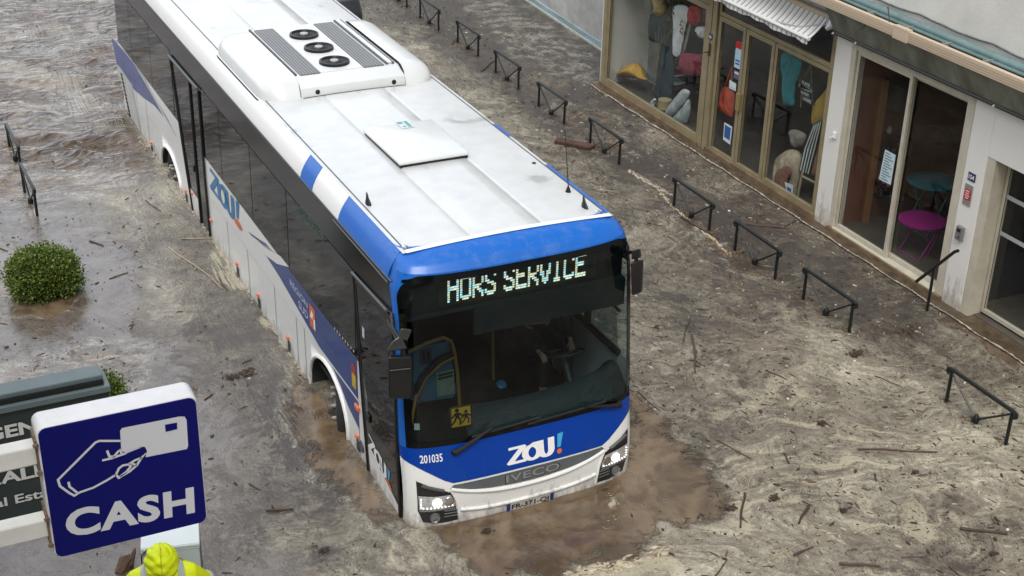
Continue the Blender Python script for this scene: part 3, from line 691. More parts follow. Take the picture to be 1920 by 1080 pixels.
# destination display box behind the glass
db = MB(); db.span((-1.16, .16, 2.20), (1.16, .62, 2.66)); dbx = db.build('display_box', mat('display_black', (.012, .014, .014), .5, var=.3, vscale=5), bus)
mb = MB(); mb.span((-1.17, .10, 2.185), (1.17, .62, 2.20)); mb.span((-.48, .09, 1.90), (1.17, .13, 2.185)); mb.build('sun_blind', mat('blind_dark', (.022, .026, .027), .55, var=.2, vscale=3), bus)
mb = MB(); mb.span((-.84, .152, 2.245), (.86, .158, 2.60)); mb.build('display_panel', mat('display_green_black', (.020, .024, .016), .3), dbx)
GLY = {'H': '10001 10001 10001 10001 11111 11111 10001 10001 10001 10001 10001', 'O': '01110 11111 10001 10001 10001 10001 10001 10001 10001 11111 01110',
 'R': '11110 11111 10001 10001 10001 11110 11100 10110 10011 10001 10001', 'S': '01110 11111 10001 10000 11000 01110 00011 00001 10001 11111 01110',
 'E': '11111 11111 10000 10000 11110 11110 10000 10000 10000 11111 11111', 'V': '10001 10001 10001 10001 10001 11011 11011 01010 01110 01110 00100',
 'I': '01110 01110 00100 00100 00100 00100 00100 00100 00100 01110 01110', 'C': '01110 11111 10001 10000 10000 10000 10000 10000 10001 11111 01110'}
leds = [MB(), MB(), MB()]; dx, dz = .0232, .0243; x = -.735
for ch in 'HORS SERVICE':
    if ch == ' ': x += .07; continue
    for r_, row in enumerate(GLY[ch].split()):
        for k, v_ in enumerate(row):
            if v_ == '1':
                for hh in (0, 1):
                    cx = x+dx*k+(0 if hh == 0 else dx*.5); cz = 2.53-dz*r_
                    leds[min(2, int(rng.random()*3))].span((cx-.0052, .148, cz-.0088), (cx+.0052, .151, cz+.0088))
    x += dx*5+.0135
for b_, c_ in zip(leds, ((.95, 1, .88), (.42, .85, 1.), (1, .70, .36))):
    b_.build('display_dots', mat('led_%d' % int(c_[1]*100), c_, .4, emit=c_, es=1.25), dbx)
# --- wheels (rim and tyre), front pair steered a little
TYRE = mat('tyre', (.016, .016, .016), .7, var=.4, vscale=9, bump=.4, bscale=40); RIM = mat('steel_rim', (.085, .08, .075), .5, .4, var=.4, vscale=10)
def wheel(yc, s, steer, out):
    w = bpy.data.objects.new('wheel', None); COL.objects.link(w); w.parent = bus; w.location = (s*(1.255-out), yc, .02 if steer else -.05); w.rotation_euler = (0, 0, steer)
    ax = (s, 0, 0)
    mb = MB(); mb.lathe([(.30, -.28), (.46, -.28), (.495, -.25), (.50, -.2), (.50, -.08), (.49, -.04), (.46, -.005), (.36, 0), (.30, -.02)], (0, 0, 0), ax, 40); mb.build('tyre', TYRE, w, True)
    mb = MB(); mb.lathe([(.30, -.03), (.305, .0), (.29, .005), (.27, -.06), (.18, -.02), (.17, .03), (.11, .04), (.10, .09), (.0, .095)], (0, 0, 0), ax, 32)
    mb.build('rim', RIM, w, True)
    for k in range(10):
        a = 2*math.pi*k/10; MB().lathe([(.022, 0), (.022, .05), (.012, .075)], (s*-.02, .225*math.cos(a), .225*math.sin(a)), ax, 8).build('wheel_nut', mat('nut_steel', (.34, .33, .30), .4, .5), w, True)
for s in (-1, 1):
    wheel(YW1, s, R(-18), .07); wheel(YW2, s, 0, .03)
# --- door side graphics
pdec = lambda name, pts, m, off, par=bus: (lambda mb: mb.build(name, m, par))(MB().patch(pts, side(off), [i*.4 for i in range(33)], ZB))
sw = SPX(d8, (220, 345), (262, 395), (300, 450), (370, 560), (450, 700), (560, 895))
swoosh = sw+[(2.05, .66), (1.85, .58), (1.6, .44), (1.26, .34), (1.255, 1.19), (3.75, 1.192), (4.2, 1.12), (4.45, 1.12), (4.7, 1.06)]
pdec('swoosh', swoosh, SWOOSH, .0035)
pdec('swoosh_stripe', SPX(d8, (240, 365), (300, 420), (360, 455), (375, 462), (418, 516), (360, 500), (300, 455)), WHITE, .0055)
rsw = SPX(d7, (25, 28), (52, 160), (90, 215), (140, 292), (190, 335), (240, 370), (300, 440), (352, 525), (300, 425), (240, 330), (195, 240), (145, 170), (90, 100))
pdec('rear_swoosh', rsw, mat('rear_blue', (.055, .085, .27), .35, coat=.2, var=.5, vscale=5), .0035)
pdec('rear_stripe', SPX(d7, (145, 172), (190, 235), (235, 320), (352, 522), (295, 435), (200, 260)), WHITE, .005)
gl_ = pdec('engine_grille', SPX(d7, (52, 165), (70, 180), (130, 268), (165, 478), (160, 480), (120, 430), (92, 330)), mat('grille_white', (.48, .50, .48), .5, var=.2, vscale=10), .005)
mb = MB()
for k in range(11): mb.box((-1.283, 12.82-.035*k, .63-.06*k), (.012, .10, .035))
mb.build('slot', BLACK, gl_)
MUDL = mat('seam_grey', (.10, .10, .095), .6)
WL = mat('white_line', (.62, .62, .60), .4)
for pts, m, w in ((SPX(d8, (555, 893))+SPX(d3, (405, 715)), WL, .03), (SPX(d8, (40, 190), (160, 350), (340, 600), (480, 795), (555, 893)), WL, .012),
                  ([(7.3, .66), (8.25, .66)], WL, .010), (SPX(d7, (150, 340), (270, 505), (390, 660)), WL, .010)):
    mb = MB(); mb.ribbon(pts, w, side(.006)); mb.build('trim_line', m, bus)
mb = MB()
for y, z0, z1 in ((6.3, 0, .65), (5.35, 0, .65), (4.2, 0, .65), (3.35, 0, .66), (3.05, .02, .66), (11.0, .05, 1.1), (11.72, 0, .9), (1.26, .0, 1.19), (7.25, .0, 1.19)):
    MB().ribbon([(y, z0), (y, z1)], .012, side(.0045)).build('panel_gap', MUDL, bus)
TEAL = mat('side_logo_blue', (.03, .17, .36), .4)
lq = SPX(d8, (36, 36), (163, 338), (181, 196), (66, 160))
def quad(Q): # bilinear map of (0..1, 0..1) onto a side quad: Q = bottom-left, bottom-right, top-right, top-left
    return lambda a, b: side(.0075)(*[(Q[0][i]*(1-a)+Q[1][i]*a)*(1-b)+(Q[3][i]*(1-a)+Q[2][i]*a)*b for i in (0, 1)])
# bus side reads front-to-rear reversed in y: left of the word is at larger y
lq = [(7.02, .80), (5.62, .80), (5.62, 1.17), (7.02, 1.17)]
f_ = quad(lq); logo_mark(lambda a, b: f_(a/1.0, b/1.0), 1.0, .95, .20, TEAL, bus)
def side_text(s_, y0, y1, zc, h, m, name, bold=.01, par=bus):
    mb = MB(); text_on(mb, s_, abs(y1-y0), h, lambda a, b: side(.0075)((y0+y1)/2-a, zc+b), bold); return mb.build(name, m, par)
LGREY = mat('letter_pale', (.50, .53, .60), .5)
side_text('RÉGION', 3.50, 2.86, 1.055, .10, LGREY, 'region_lettering'); side_text('SUD', 3.20, 2.86, .905, .10, LGREY, 'region_lettering')
em = pdec('emblem', [(2.80, .83), (2.60, .83), (2.60, 1.11), (2.80, 1.11)], ORANGE, .0070)
mb = MB(); mb.sheet([(2.66, .85), (2.60, .85), (2.60, .98), (2.66, .98)], side(.0085)); mb.sheet([(2.78, .95), (2.70, .95), (2.66, 1.02), (2.72, 1.06)], side(.0085)); mb.build('emblem_mark', LWHITE, em)
PALE = mat('letter_dull', (.10, .14, .27), .5)
for k, (w_, a) in enumerate((('PROVENCE', 2.55), ('ALPES', 2.55), ("CÔTE D'AZUR", 2.55))):
    side_text(w_, a, a-(.46, .28, .58)[k], 1.06-.085*k, .055, PALE, 'region_small_lettering', .008)
mb = MB()
for k in range(8): mb.add([side(.008)(1.93-.085*k+q[0], 1.225+.005*k+q[1]) for q in arc(0, 0, .02, 90+40*(k % 3), 330+40*(k % 3), 8)]+[side(.008)(1.93-.085*k, 1.225+.005*k)], [(i, i+1, 9) for i in range(8)])
mb.build('small_marks', LGREY, bus)
st = pdec('sticker', [(1.42, .80), (1.30, .80), (1.30, 1.08), (1.42, 1.08)], mat('sticker_yellow', (.52, .36, .03), .5, var=.3, vscale=10), .0060)
MB().patch([(1.42, .97), (1.30, .97), (1.30, 1.08), (1.42, 1.08)], side(.0075)).build('sticker_top', mat('sticker_red', (.32, .04, .03), .5), st)
AMB = mat('marker_orange', (.42, .07, .018), .25, emit=(1, .2, .03), es=.14, coat=1.); MKB = mat('marker_bracket', (.05, .05, .05), .6)
for (a, f, big) in (((165, 500), d8, 0), ((268, 650), d8, 0), ((412, 855), d8, 0), ((42, 290), d8, 0), ((225, 560), d7, 0), ((400, 805), d7, 0), ((435, 815), d7, 0), ((385, 868), d3, 0), ((388, 730), d3, 1)):
    y, z = SPX(f, a)[0]
    mb = MB(); mb.box((-1.282, y, z), (.03, .075 if not big else .13, .042 if not big else .06)); mk = mb.build('side_marker', AMB, bus, bevel=.012)
    if z < .25: MB().box((-1.279, y-.03, z-.10), (.012, .07, .12)).build('marker_bracket', MKB, mk)
mb = MB(); mb.lathe([(.07, 0), (.065, .012), (.0, .014)], side(0)(1.20, .16), (-1, 0, 0), 18); mb.build('fuel_cap', GREYPL, bus, True)
sdp = SPX(d8, (455, 240), (585, 362)); side_text('HORS SERVICE', sdp[0][0], sdp[1][0], (sdp[0][1]+sdp[1][1])/2, .11, mat('side_led', (.03, .06, .03), .5, emit=(.35, .8, .45), es=.05), 'side_display', .0)
# --- doors
def dside(y, z, off=.012): return side(off)(y, z)
def door_front():
    # frame edges lean with the front
    yb = lambda z: .06+.115*(z-.1)/2.1+.02; ya = lambda z: 1.0+.12*z
    outer_ = [(ya(-.45), -.45), (ya(2.2), 2.2), (yb(2.2), 2.2), (yb(-.45), -.45)]
    g0, g1 = .52, 2.06
    d = MB().patch(outer_, lambda a, b: side(-.035)(a, b), [.5], ZB).build('door_recess', None, bus); bpy.data.objects.remove(d)
    mb = MB(); fw = .055
    L_ = lambda e, d_: [(e(z)+d_, z) for z in np.linspace(-.45, 2.2, 14)]
    for e, sg in ((ya, -1), (yb, 1)):
        mb.ribbon(L_(e, sg*fw/2), fw, side(.014))
        mb.tube([side(.012)(*p) for p in L_(e, 0)], .014, 6)
    mb.ribbon([(ya(2.13), 2.15), (yb(2.13), 2.15)], .10, side(.014)); dr = mb.build('front_door', BLACK, bus)
    mb = MB(); mb.patch([(ya(.42)-.05, .42), (ya(g1)-.05, 2.11), (yb(g1)+.05, 2.11), (yb(.42)+.05, .42)], side(.010), [.3, .6, .9], ZB); mb.build('door_glass', DGLASS, dr)
    mb = MB(); mb.patch([(ya(.3)-.05, .33), (ya(.60)-.05, .62), (yb(.60)+.05, .62), (yb(.10)+.05, .10)], side(.011), [.3, .6, .9], ZB); mb.build('door_glazing_base', mat('tinted_panel', (.012, .013, .014), .08), dr)
    mb = MB(); mb.patch([(ya(-.45)-.05, -.45), (ya(.34)-.05, .345), (yb(.09)+.05, .10), (yb(-.45)+.05, -.45)], side(.009), [.3, .6, .9], ZB); mb.build('lower_panel', WHITE, dr)
    lf = lambda a, b: side(.016)(.93-a*.62, .31-.14*a+b*.20)
    logo_mark(lf, .95, .95, .19, LWHITE, dr)
    mb = MB(); mb.tube([side(.03)(1.26, 2.20), side(.03)(.30, 2.235)], .016, 6); mb.build('door_gutter', GREYPL, dr)
    mb = MB(); mb.box(side(.02)(.92, .69), (.02, .10, .09)); mb.build('door_handle', BLACK, dr, bevel=.008)
    mb = MB(); mb.sheet([(1.04, 1.58), (.98, 1.58), (.98, 1.70), (1.04, 1.70)], side(.014)); mb.build('door_sticker', LGREY, dr)
door_front()
def door_rear():
    A_ = lambda z: 8.25+.29*z; B_ = lambda z: 7.30
    mb = MB(); zz = np.linspace(-.45, 2.13, 12)
    ln = lambda f: [(f(z), z) for z in zz]
    mb.patch([(A_(-.45), -.45), (A_(2.13), 2.13), (7.3, 2.13), (7.3, -.45)], side(.008), [7.6, 8, 8.4], ZB); dr = mb.build('rear_door', BLACKGL, bus)
    mid = lambda z: 8.17-.17*(z) if False else 7.62+.0*z
    mb = MB()
    for f in (A_, B_, lambda z: 7.78): mb.tube([side(.014)(*p) for p in ln(f)], .018, 6)
    mb.build('door_frame', BLACK, dr)
    mb = MB(); mb.tube([side(.03)(A_(2.15), 2.15), side(.03)(7.28, 2.17)], .022, 6); mb.build('door_gutter', GREYPL, dr)
    mb = MB(); mb.patch([(A_(-.4)-.03, -.4), (A_(.33)-.03, .33), (7.80, .33), (7.80, -.4)], side(.0105), [], ZB); mb.build('lower_panel', WHITE, dr)
    mb = MB(); mb.box(side(.02)(7.92, .78), (.02, .05, .10)); mb.build('door_handle', BLACK, dr, bevel=.008)
door_rear()
# --- mirrors
mb = MB(); q_ = lambda px, py, y: ony(px, py, y)
MR = [q_(735, 590, .12), q_(737, 615, -.08), q_(752, 640, -.26), q_(757, 668, -.30)]
mb.tube(MR, .022, 8); mb.tube([q_(727, 600, .10), q_(745, 640, -.22)], .014, 6); arm = mb.build('mirror_arm', BLACK, bus, True)
MB().hexa([q_(*p) for p in ((728, 748, -.36), (773, 748, -.36), (776, 746, -.20), (731, 746, -.20), (727, 668, -.36), (772, 668, -.36), (775, 664, -.20), (730, 664, -.20))]).build('mirror_head', BLACK, arm, bevel=.03, seg=4)
mb = MB(); mb.tube([q_(731, 695, -.372), q_(769, 691, -.372)], .006, 5); mb.build('mirror_trim', GREYPL, arm)
mb = MB()
for (a, b, c_, d_) in (((724, 660), (764, 654), (752, 628), (736, 640)), ((746, 634), (764, 640), (773, 618), (752, 615))):
    P_ = [q_(*p, -.36) for p in (a, b, c_, d_)]; Q_ = [q_(*p, -.24) for p in (a, b, c_, d_)]
    mb.hexa([P_[0], P_[1], Q_[1], Q_[0], P_[3], P_[2], Q_[2], Q_[3]])
mb.build('wide_angle_mirror', mat('mirror_shell', (.03, .032, .034), .22, coat=.5), arm, bevel=.018, seg=4)
mb = MB(); mb.tube([q_(1176, 474, .12), q_(1190, 472, -.02), q_(1194, 492, -.05)], .02, 8); arm2 = mb.build('mirror_arm', BLACK, bus, True)
MB().hexa([q_(*p) for p in ((1184, 555, -.10), (1203, 548, -.10), (1205, 547, .06), (1188, 554, .06), (1182, 492, -.10), (1205, 487, -.10), (1207, 486, .06), (1186, 490, .06))]).build('mirror_head', BLACK, arm2, bevel=.02, seg=3)
MB().hexa([q_(*p) for p in ((1184, 487, -.09), (1201, 483, -.09), (1203, 482, .05), (1186, 486, .05), (1184, 470, -.09), (1199, 466, -.09), (1201, 466, .05), (1186, 470, .05))]).build('wide_angle_mirror', BLACK, arm2, bevel=.012, seg=3)
# --- wipers
for piv, elb, tip0, tip1 in ((( -.80, .80), (-.42, 1.0), (-.62, .93), (.12, .97)), ((1.07, .855), (.62, .98), (-.02, .93), (.88, .955))):
    mb = MB(); F_ = lambda p, o: front(o)(*p)
    mb.tube([F_(piv, .03), F_(((piv[0]*2+elb[0])/3, (piv[1]*2+elb[1])/3), .05), F_(elb, .055)], [.026, .020, .012], 8)
    mb.lathe([(.036, 0), (.03, .03), (.015, .045)], F_(piv, .0), (0, -1, 0), 14); wa = mb.build('wiper_arm', BLACK, bus, True)
    mb = MB(); mb.tube([F_((tip0[0]+(tip1[0]-tip0[0])*t, tip0[1]+(tip1[1]-tip0[1])*t), .022) for t in np.linspace(0, 1, 10)], .013, 6)
    mb.tube([F_((tip0[0]+(tip1[0]-tip0[0])*t, tip0[1]+(tip1[1]-tip0[1])*t+.012), .035) for t in np.linspace(.1, .9, 8)], .009, 5); mb.build('wiper_blade', RUBBER, wa)
# --- roof kit: air conditioner, hatch, aerials
ACW = mat('ac_white', (.60, .625, .62), .25, coat=.25, var=.06, vscale=2); ACG = mat('condenser_grey', (.18, .185, .19), .55, .3, var=.2, vscale=4, bump=.5, bscale=1.0, stretch=(1, 130, 1)); ACL = mat('ac_panel', (.60, .62, .62), .35, var=.12, vscale=5)
acb = MB(); zr = 2.80
acb.span((-.68, 4.9, zr-.05), (.66, 6.93, zr+.20)); ac = acb.build('air_conditioner', ACW, bus, bevel=.015)
def pod(x0, x1, s):
    """fairing with a rounded plan and a domed back, highest towards the middle"""
    mb = MB(); nu, nv = 18, 26
    xo, xi = (x0, x1) if s < 0 else (x1, x0)
    def f(u, v):
        y = 4.66+2.34*v
        e = min(v, 1-v)*2.34; k = 1-(1-min(1, e/.36))**2.4; k = max(k, 0)**.5           # plan rounding at both ends
        xx_o = xi+(xo-xi)*(.45+.55*k)
        x = xi+(xx_o-xi)*u
        tz = (1-abs(u)**3.6)**(1/2.2) if u < 1 else 0
        lift = 1-(1-min(1, e/.30))**2.6; lift = max(lift, 0)**.55
        return (x, y, zr-.045+.275*max(tz, 0)*lift)
    mb.grid(f, nu, nv); mb.build('ac_fairing', ACW, ac, 'all')
    mb = MB(); mb.tube([Vector(f(1, v))+Vector((.006*s, 0, .012)) for v in np.linspace(.02, .98, 30)], .012, 5); mb.build('ac_rim', mat('ac_rim', (.03, .03, .03), .6), ac, 'all')
pod(-1.13, -.68, -1); pod(.66, 1.09, 1)
mb = MB(); mb.hexa([(-.67, 4.66, zr-.03), (.65, 4.66, zr-.03), (.65, 4.91, zr-.03), (-.67, 4.91, zr-.03), (-.67, 4.69, zr+.13), (.65, 4.69, zr+.13), (.65, 4.91, zr+.205), (-.67, 4.91, zr+.205)])
fp = mb.build('ac_front_panel', ACW, ac, bevel=.012, seg=3)
MB().patch([(-.66, 4.645), (.64, 4.645), (.64, 4.662), (-.66, 4.662)], lambda x, y: Vector((x, y, crown(x)+.006)), XS).build('ac_base_line', BLACK, ac)  # thin black line drawn along the front foot of the unit
mb = MB()
for x in (-.47, .50): mb.lathe([(.03, 0), (.025, .004)], (x, 4.676, zr+.065), (0, -1, .15), 16)
mb.build('ac_hole', BLACK, fp)
for (xa, xb) in ((-.595, -.345), (.215, .475)):
    MB().span((xa, 4.93, zr+.2), (xb, 6.86, zr+.213)).build('condenser', ACG, ac)
    mb = MB()
    for k in range(7): mb.span((xa+.01+(xb-xa-.02)*k/6-.003, 4.94, zr+.213), (xa+.01+(xb-xa-.02)*k/6+.003, 6.85, zr+.217))
    mb.build('condenser_bars', mat('bar_grey', (.34, .35, .35), .5), ac)
MB().span((-.335, 4.95, zr+.2), (.205, 6.86, zr+.208)).build('fan_panel', ACL, ac)
for y in (6.42, 5.83, 5.24):
    mb = MB(); mb.lathe([(.19, 0), (.185, .035), (.16, .04), (.15, .02), (.06, .018)], (-.06, y, zr+.205), (0, 0, 1), 28); fan = mb.build('fan', BLACK, ac, True)
    MB().lathe([(.055, 0), (.05, .025), (.02, .03)], (-.06, y, zr+.22), (0, 0, 1), 16).build('fan_hub', mat('hub_grey', (.35, .36, .36), .4), fan, True)
    mb = MB()
    for r_ in (.08, .105, .13): mb.tube([(-.06+r_*math.cos(w), y+r_*math.sin(w), zr+.243) for w in np.linspace(0, 2*math.pi, 25)[:-1]], .003, 4, True)
    mb.build('fan_guard', BLACK, fan)
mb = MB()
for x in (-.645, .52, .60): MB().span((x-.012, 4.95, zr+.2), (x+.012, 6.9, zr+.222)).build('ac_rail', GREYPL, ac)
MB().span((.53, 4.97, zr+.2), (.59, 6.88, zr+.23)).build('ac_rib', ACW, ac, bevel=.01)
hz = crown(0)
mb = MB(); mb.hexa([(-.42, 2.17, hz+.03), (.39, 2.17, hz+.03), (.42, 3.30, hz+.02), (-.42, 3.30, hz+.02), (-.41, 2.18, hz+.075), (.38, 2.18, hz+.075), (.41, 3.29, hz+.06), (-.41, 3.29, hz+.06)])
ht = mb.build('roof_hatch', ACW, bus, bevel=.018, seg=3)
MB().span((-.40, 2.2, hz-.01), (.38, 3.27, hz+.034)).build('hatch_seal', BLACK, ht)
mb = MB(); mb.span((-.02, 3.1, hz+.066), (.13, 3.36-.02, hz+.069)); mb.build('hatch_label', mat('label_pale', (.52, .56, .56), .5), ht)
mb = MB(); mb.span((-.01, 3.24, hz+.0695), (.05, 3.30, hz+.0705)); mb.sheet([(.03+.02*math.cos(w), 3.15+.02*math.sin(w)) for w in np.linspace(0, 6, 12)], lambda a, b: (a, b, hz+.0712)); mb.span((.07, 3.12, hz+.0695), (.11, 3.30, hz+.0705)); mb.build('label_mark', mat('label_teal', (.10, .30, .30), .5), ht)
def fin(x, y):
    mb = MB(); n = 8
    for k in range(n):
        pass
    prof = [(.045, 0), (.04, .02), (.022, .06), (.012, .10), (.006, .115)]
    vs = []; m_ = 12
    for r_, h in prof: vs += [(x+r_*.6*math.cos(2*math.pi*j/m_), y+r_*1.3*math.sin(2*math.pi*j/m_)+h*.35, crown(x)+h) for j in range(m_)]
    mb.add(vs, [(i*m_+j, i*m_+(j+1) % m_, (i+1)*m_+(j+1) % m_, (i+1)*m_+j) for i in range(len(prof)-1) for j in range(m_)]+[tuple((len(prof)-1)*m_+j for j in range(m_))]); mb.build('fin_aerial', BLACK, bus, True)
fin(-1.02, 1.50); fin(.94, .58)
mb = MB(); mb.lathe([(.03, 0), (.02, .03), (.01, .06)], (.97, 1.0, crown(.97)), n=12); mb.tube([(.97, 1.0, crown(.97)+.05), (.97, 1.04, crown(.97)+.25), (.975, 1.13, crown(.97)+.62)], [.006, .005, .004], 6); mb.build('whip_aerial', BLACK, bus, True)
MB().lathe([(.022, 0), (.02, .01)], (.99, 1.83, crown(.99)), n=12).build('roof_plug', BLACK, bus)
# --- cab: floor, dashboard, bulkhead, wheel, seat, rails, door partition
INT = mat('cab_dark', (.007, .009, .010), .75, var=.4, vscale=3)
MB().span((-1.2, .1, .30), (1.2, 12.6, .36)).build('cab_floor', INT, bus)
MB().span((-1.2, 3.4, .36), (1.2, 3.44, 2.6)).build('bulkhead', INT, bus)
MB().span((-1.2, .65, 2.60), (1.2, 12.5, 2.64)).build('ceiling_liner', INT, bus)
mb = MB()
DSH = mat('dashboard_grey', (.030, .042, .045), .6, var=.3, vscale=3, bump=.2, bscale=40)
dpts = [(-.55, .0), (1.2, .0), (1.2, .62), (.6, .45), (.2, .50), (-.1, .62), (-.45, .58)]
def dash(y, z): return z
mb.grid(lambda u, v: (-.62+1.86*u, fy(-.62+1.86*u, 1.0)+.03+(.52-.1*math.sin(u*math.pi))*v, .90+.05*v+.16*math.sin(math.pi*min(1, v*1.0))*(.6+.5*u)), 20, 10)
mb.grid(lambda u, v: (-.62+1.86*u, fy(-.62+1.86*u, 1.0)+.03+(.52-.1*math.sin(u*math.pi)), .95-.6*v), 20, 2)
mb.grid(lambda u, v: (-1.24+.62*u, fy(-1.24+.62*u, 1.0)+.03+.25*v, .80-.25*v), 6, 3)
mb.build('dashboard', DSH, bus, 'all')
SWC = Vector(ony(1056, 662, .80)); tl = Vector((0, .38, .925)).normalized()
a_ = Vector((1, 0, 0)); b_ = tl.cross(a_)
SWp = lambda w, r=.225: SWC+(a_*math.cos(w)+b_*math.sin(w))*r
mb = MB(); mb.tube([SWp(w) for w in np.linspace(0, 2*math.pi, 33)[:-1]], .016, 8, True)
for w in (R(20), R(160), R(270)): mb.tube([SWp(w, .21), SWC-tl*.03], .013, 6)
mb.lathe([(.07, -.05), (.07, -.01), (.04, 0)], SWC, tl, 16); mb.tube([SWC-tl*.04, SWC-tl*.45+Vector((0, -.15, 0))], .045, 8); mb.build('steering_wheel', mat('wheel_grip', (.035, .036, .038), .5), bus, True)
mb = MB(); mb.span((SWC.x-.25, 1.25, .75), (SWC.x+.25, 1.75, .92)); mb.hexa([(SWC.x-.24, 1.66, .9), (SWC.x+.24, 1.66, .9), (SWC.x+.24, 1.8, .9), (SWC.x-.24, 1.8, .9), (SWC.x-.2, 1.82, 1.75), (SWC.x+.2, 1.82, 1.75), (SWC.x+.2, 1.92, 1.75), (SWC.x-.2, 1.92, 1.75)]); mb.build('driver_seat', INT, bus, bevel=.05, seg=3)
YEL = mat('handrail_yellow', (.58, .31, .09), .4)
yq = 1.12
mb = MB(); qq = lambda px, py: ony(px, py, yq)
mb.tube([qq(*p) for p in ((758, 672), (766, 660), (800, 643), (832, 633), (846, 640), (852, 660), (858, 700), (862, 760))], .020, 8)
mb.tube([qq(*p) for p in ((854, 668), (830, 680), (800, 706), (780, 745), (770, 800))], .018, 8); mb.build('handrail', YEL, bus, True)
mb = MB(); mb.tube([ony(*p, 1.6) for p in ((924, 618), (925, 712))], .018, 8); mb.build('grab_pole', YEL, bus, True)
mb = MB(); mb.tube([qq(*p) for p in ((848, 662), (820, 676), (792, 706), (778, 735))], .035, 8); mb.build('rail_padding', BLACK, bus, True)
PB = mat('partition_blue', (.11, .26, .38), .4, var=.3, vscale=3)
mb = MB(); w = yq+.05; Q4 = [ony(*p, w) for p in ((764, 655), (842, 640), (856, 735), (850, 745), (782, 755), (766, 748))]; n_ = len(Q4)
mb.add(Q4+[q_+np.array([0, .02, 0]) for q_ in Q4], [tuple(range(n_)), tuple(range(2*n_-1, n_-1, -1))]+[(i, (i+1) % n_, n_+(i+1) % n_, n_+i) for i in range(n_)]); pt = mb.build('partition', PB, bus)
def flat_on(pts, y, name, m, par, th_=.004):
    Q_ = [ony(*p, y) for p in pts]; k = len(Q_); mb = MB()
    mb.add(Q_+[q_+np.array([0, th_, 0]) for q_ in Q_], [tuple(range(k)), tuple(range(2*k-1, k-1, -1))]+[(i, (i+1) % k, k+(i+1) % k, k+i) for i in range(k)]); return mb.build(name, m, par)
flat_on(((787, 657), (808, 652), (810, 680), (789, 684)), w-.012, 'ticket_slot', GREYPL, pt)
for x0 in (792, 800): flat_on(((x0, 660), (x0+4, 659), (x0+5, 675), (x0+1, 676)), w-.018, 'slot', BLACK, pt)
ps = flat_on(((818, 700), (851, 692), (853, 738), (820, 744)), w-.012, 'notice_poster', mat('poster_pale', (.42, .52, .40), .5, var=.25, vscale=14), pt)
for k in range(2): flat_on(((821, 703+6*k), (849, 696+6*k), (849.3, 700+6*k), (821.3, 707+6*k)), w-.018, 'poster_line', mat('poster_ink', (.03, .10, .06), .5), ps)
# child-transport sign and pale label on the glass, blue card machine on the dash
ins = front(-.02)
sg = MB(); sgp = [(-.815, 1.045), (-.605, 1.045), (-.605, 1.265), (-.815, 1.265)]
sgm = FP(sg, sgp, -.012).build('child_transport_sign', mat('sign_yellow', (.75, .40, .015), .5), bus)
mb = MB(); fs_ = lambda a, b: front(-.008)(-.71+a, 1.155+b)
def figure(cx, cz, k):
    F2 = lambda a, b: fs_(cx+a*k, cz+b*k)
    mb.sheet([(.022*math.cos(w), .075+.022*math.sin(w)) for w in np.linspace(0, 5.8, 12)], F2)
    mb.sheet([(-.022, .05), (.025, .05), (.022, -.01), (-.018, -.012)], F2)
    for pl__ in ([(-.01, .0), (-.025, -.04), (-.06, -.075)], [(.01, 0), (.035, -.035), (.03, -.085)], [(.015, .042), (.05, .015), (.07, .02)], [(-.015, .042), (-.04, .01), (-.065, .0)]): mb.ribbon(pl__, .018, F2)
figure(-.042, .0, 1.0); figure(.05, -.012, .8); mb.build('sign_figures', BLACK, sgm)
mb = MB(); ring(mb, [(a*.105, b*.11) for a, b in ((-1, -1), (1, -1), (1, 1), (-1, 1))], [(a*.098, b*.102) for a, b in ((-1, -1), (1, -1), (1, 1), (-1, 1))], fs_); mb.build('sign_border', BLACK, sgm)
mb = MB(); FP(mb, [(-1.17, 1.07), (-1.12, 1.07), (-1.12, 1.14), (-1.17, 1.14)], -.01); mb.build('glass_label', LWHITE, bus)
bp_ = Vector(ony(940, 722, .42)); mb = MB(); mb.lathe([(.055, 0), (.05, .02), (.03, .028)], bp_, (0, -.5, 1), 16); props(mb.build('card_machine', mat('machine_blue', (.015, .08, .17), .3), None, True), 'small round blue gadget lying on the dark bus dashboard', 'gadget')
# driver's side window on the far side
mb = MB(); mb.patch([(.32, 1.25), (2.25, 1.25), (2.3, 2.2), (.5, 2.2)], side(.002, 1), [.8, 1.4], ZB); mb.build('driver_window', DGLASS, bus)
mb = MB(); mb.tube([side(-.02, 1)(.95, 1.2), side(-.02, 1)(1.0, 2.2)], .045, 6); mb.tube([side(-.02, 1)(.3, 1.7), side(-.02, 1)(.95, 1.75)], .02, 6); mb.tube([side(-.02, 1)(.28, 1.22), side(-.02, 1)(2.3, 1.22)], .04, 6); mb.build('driver_window_frame', BLACK, bus)

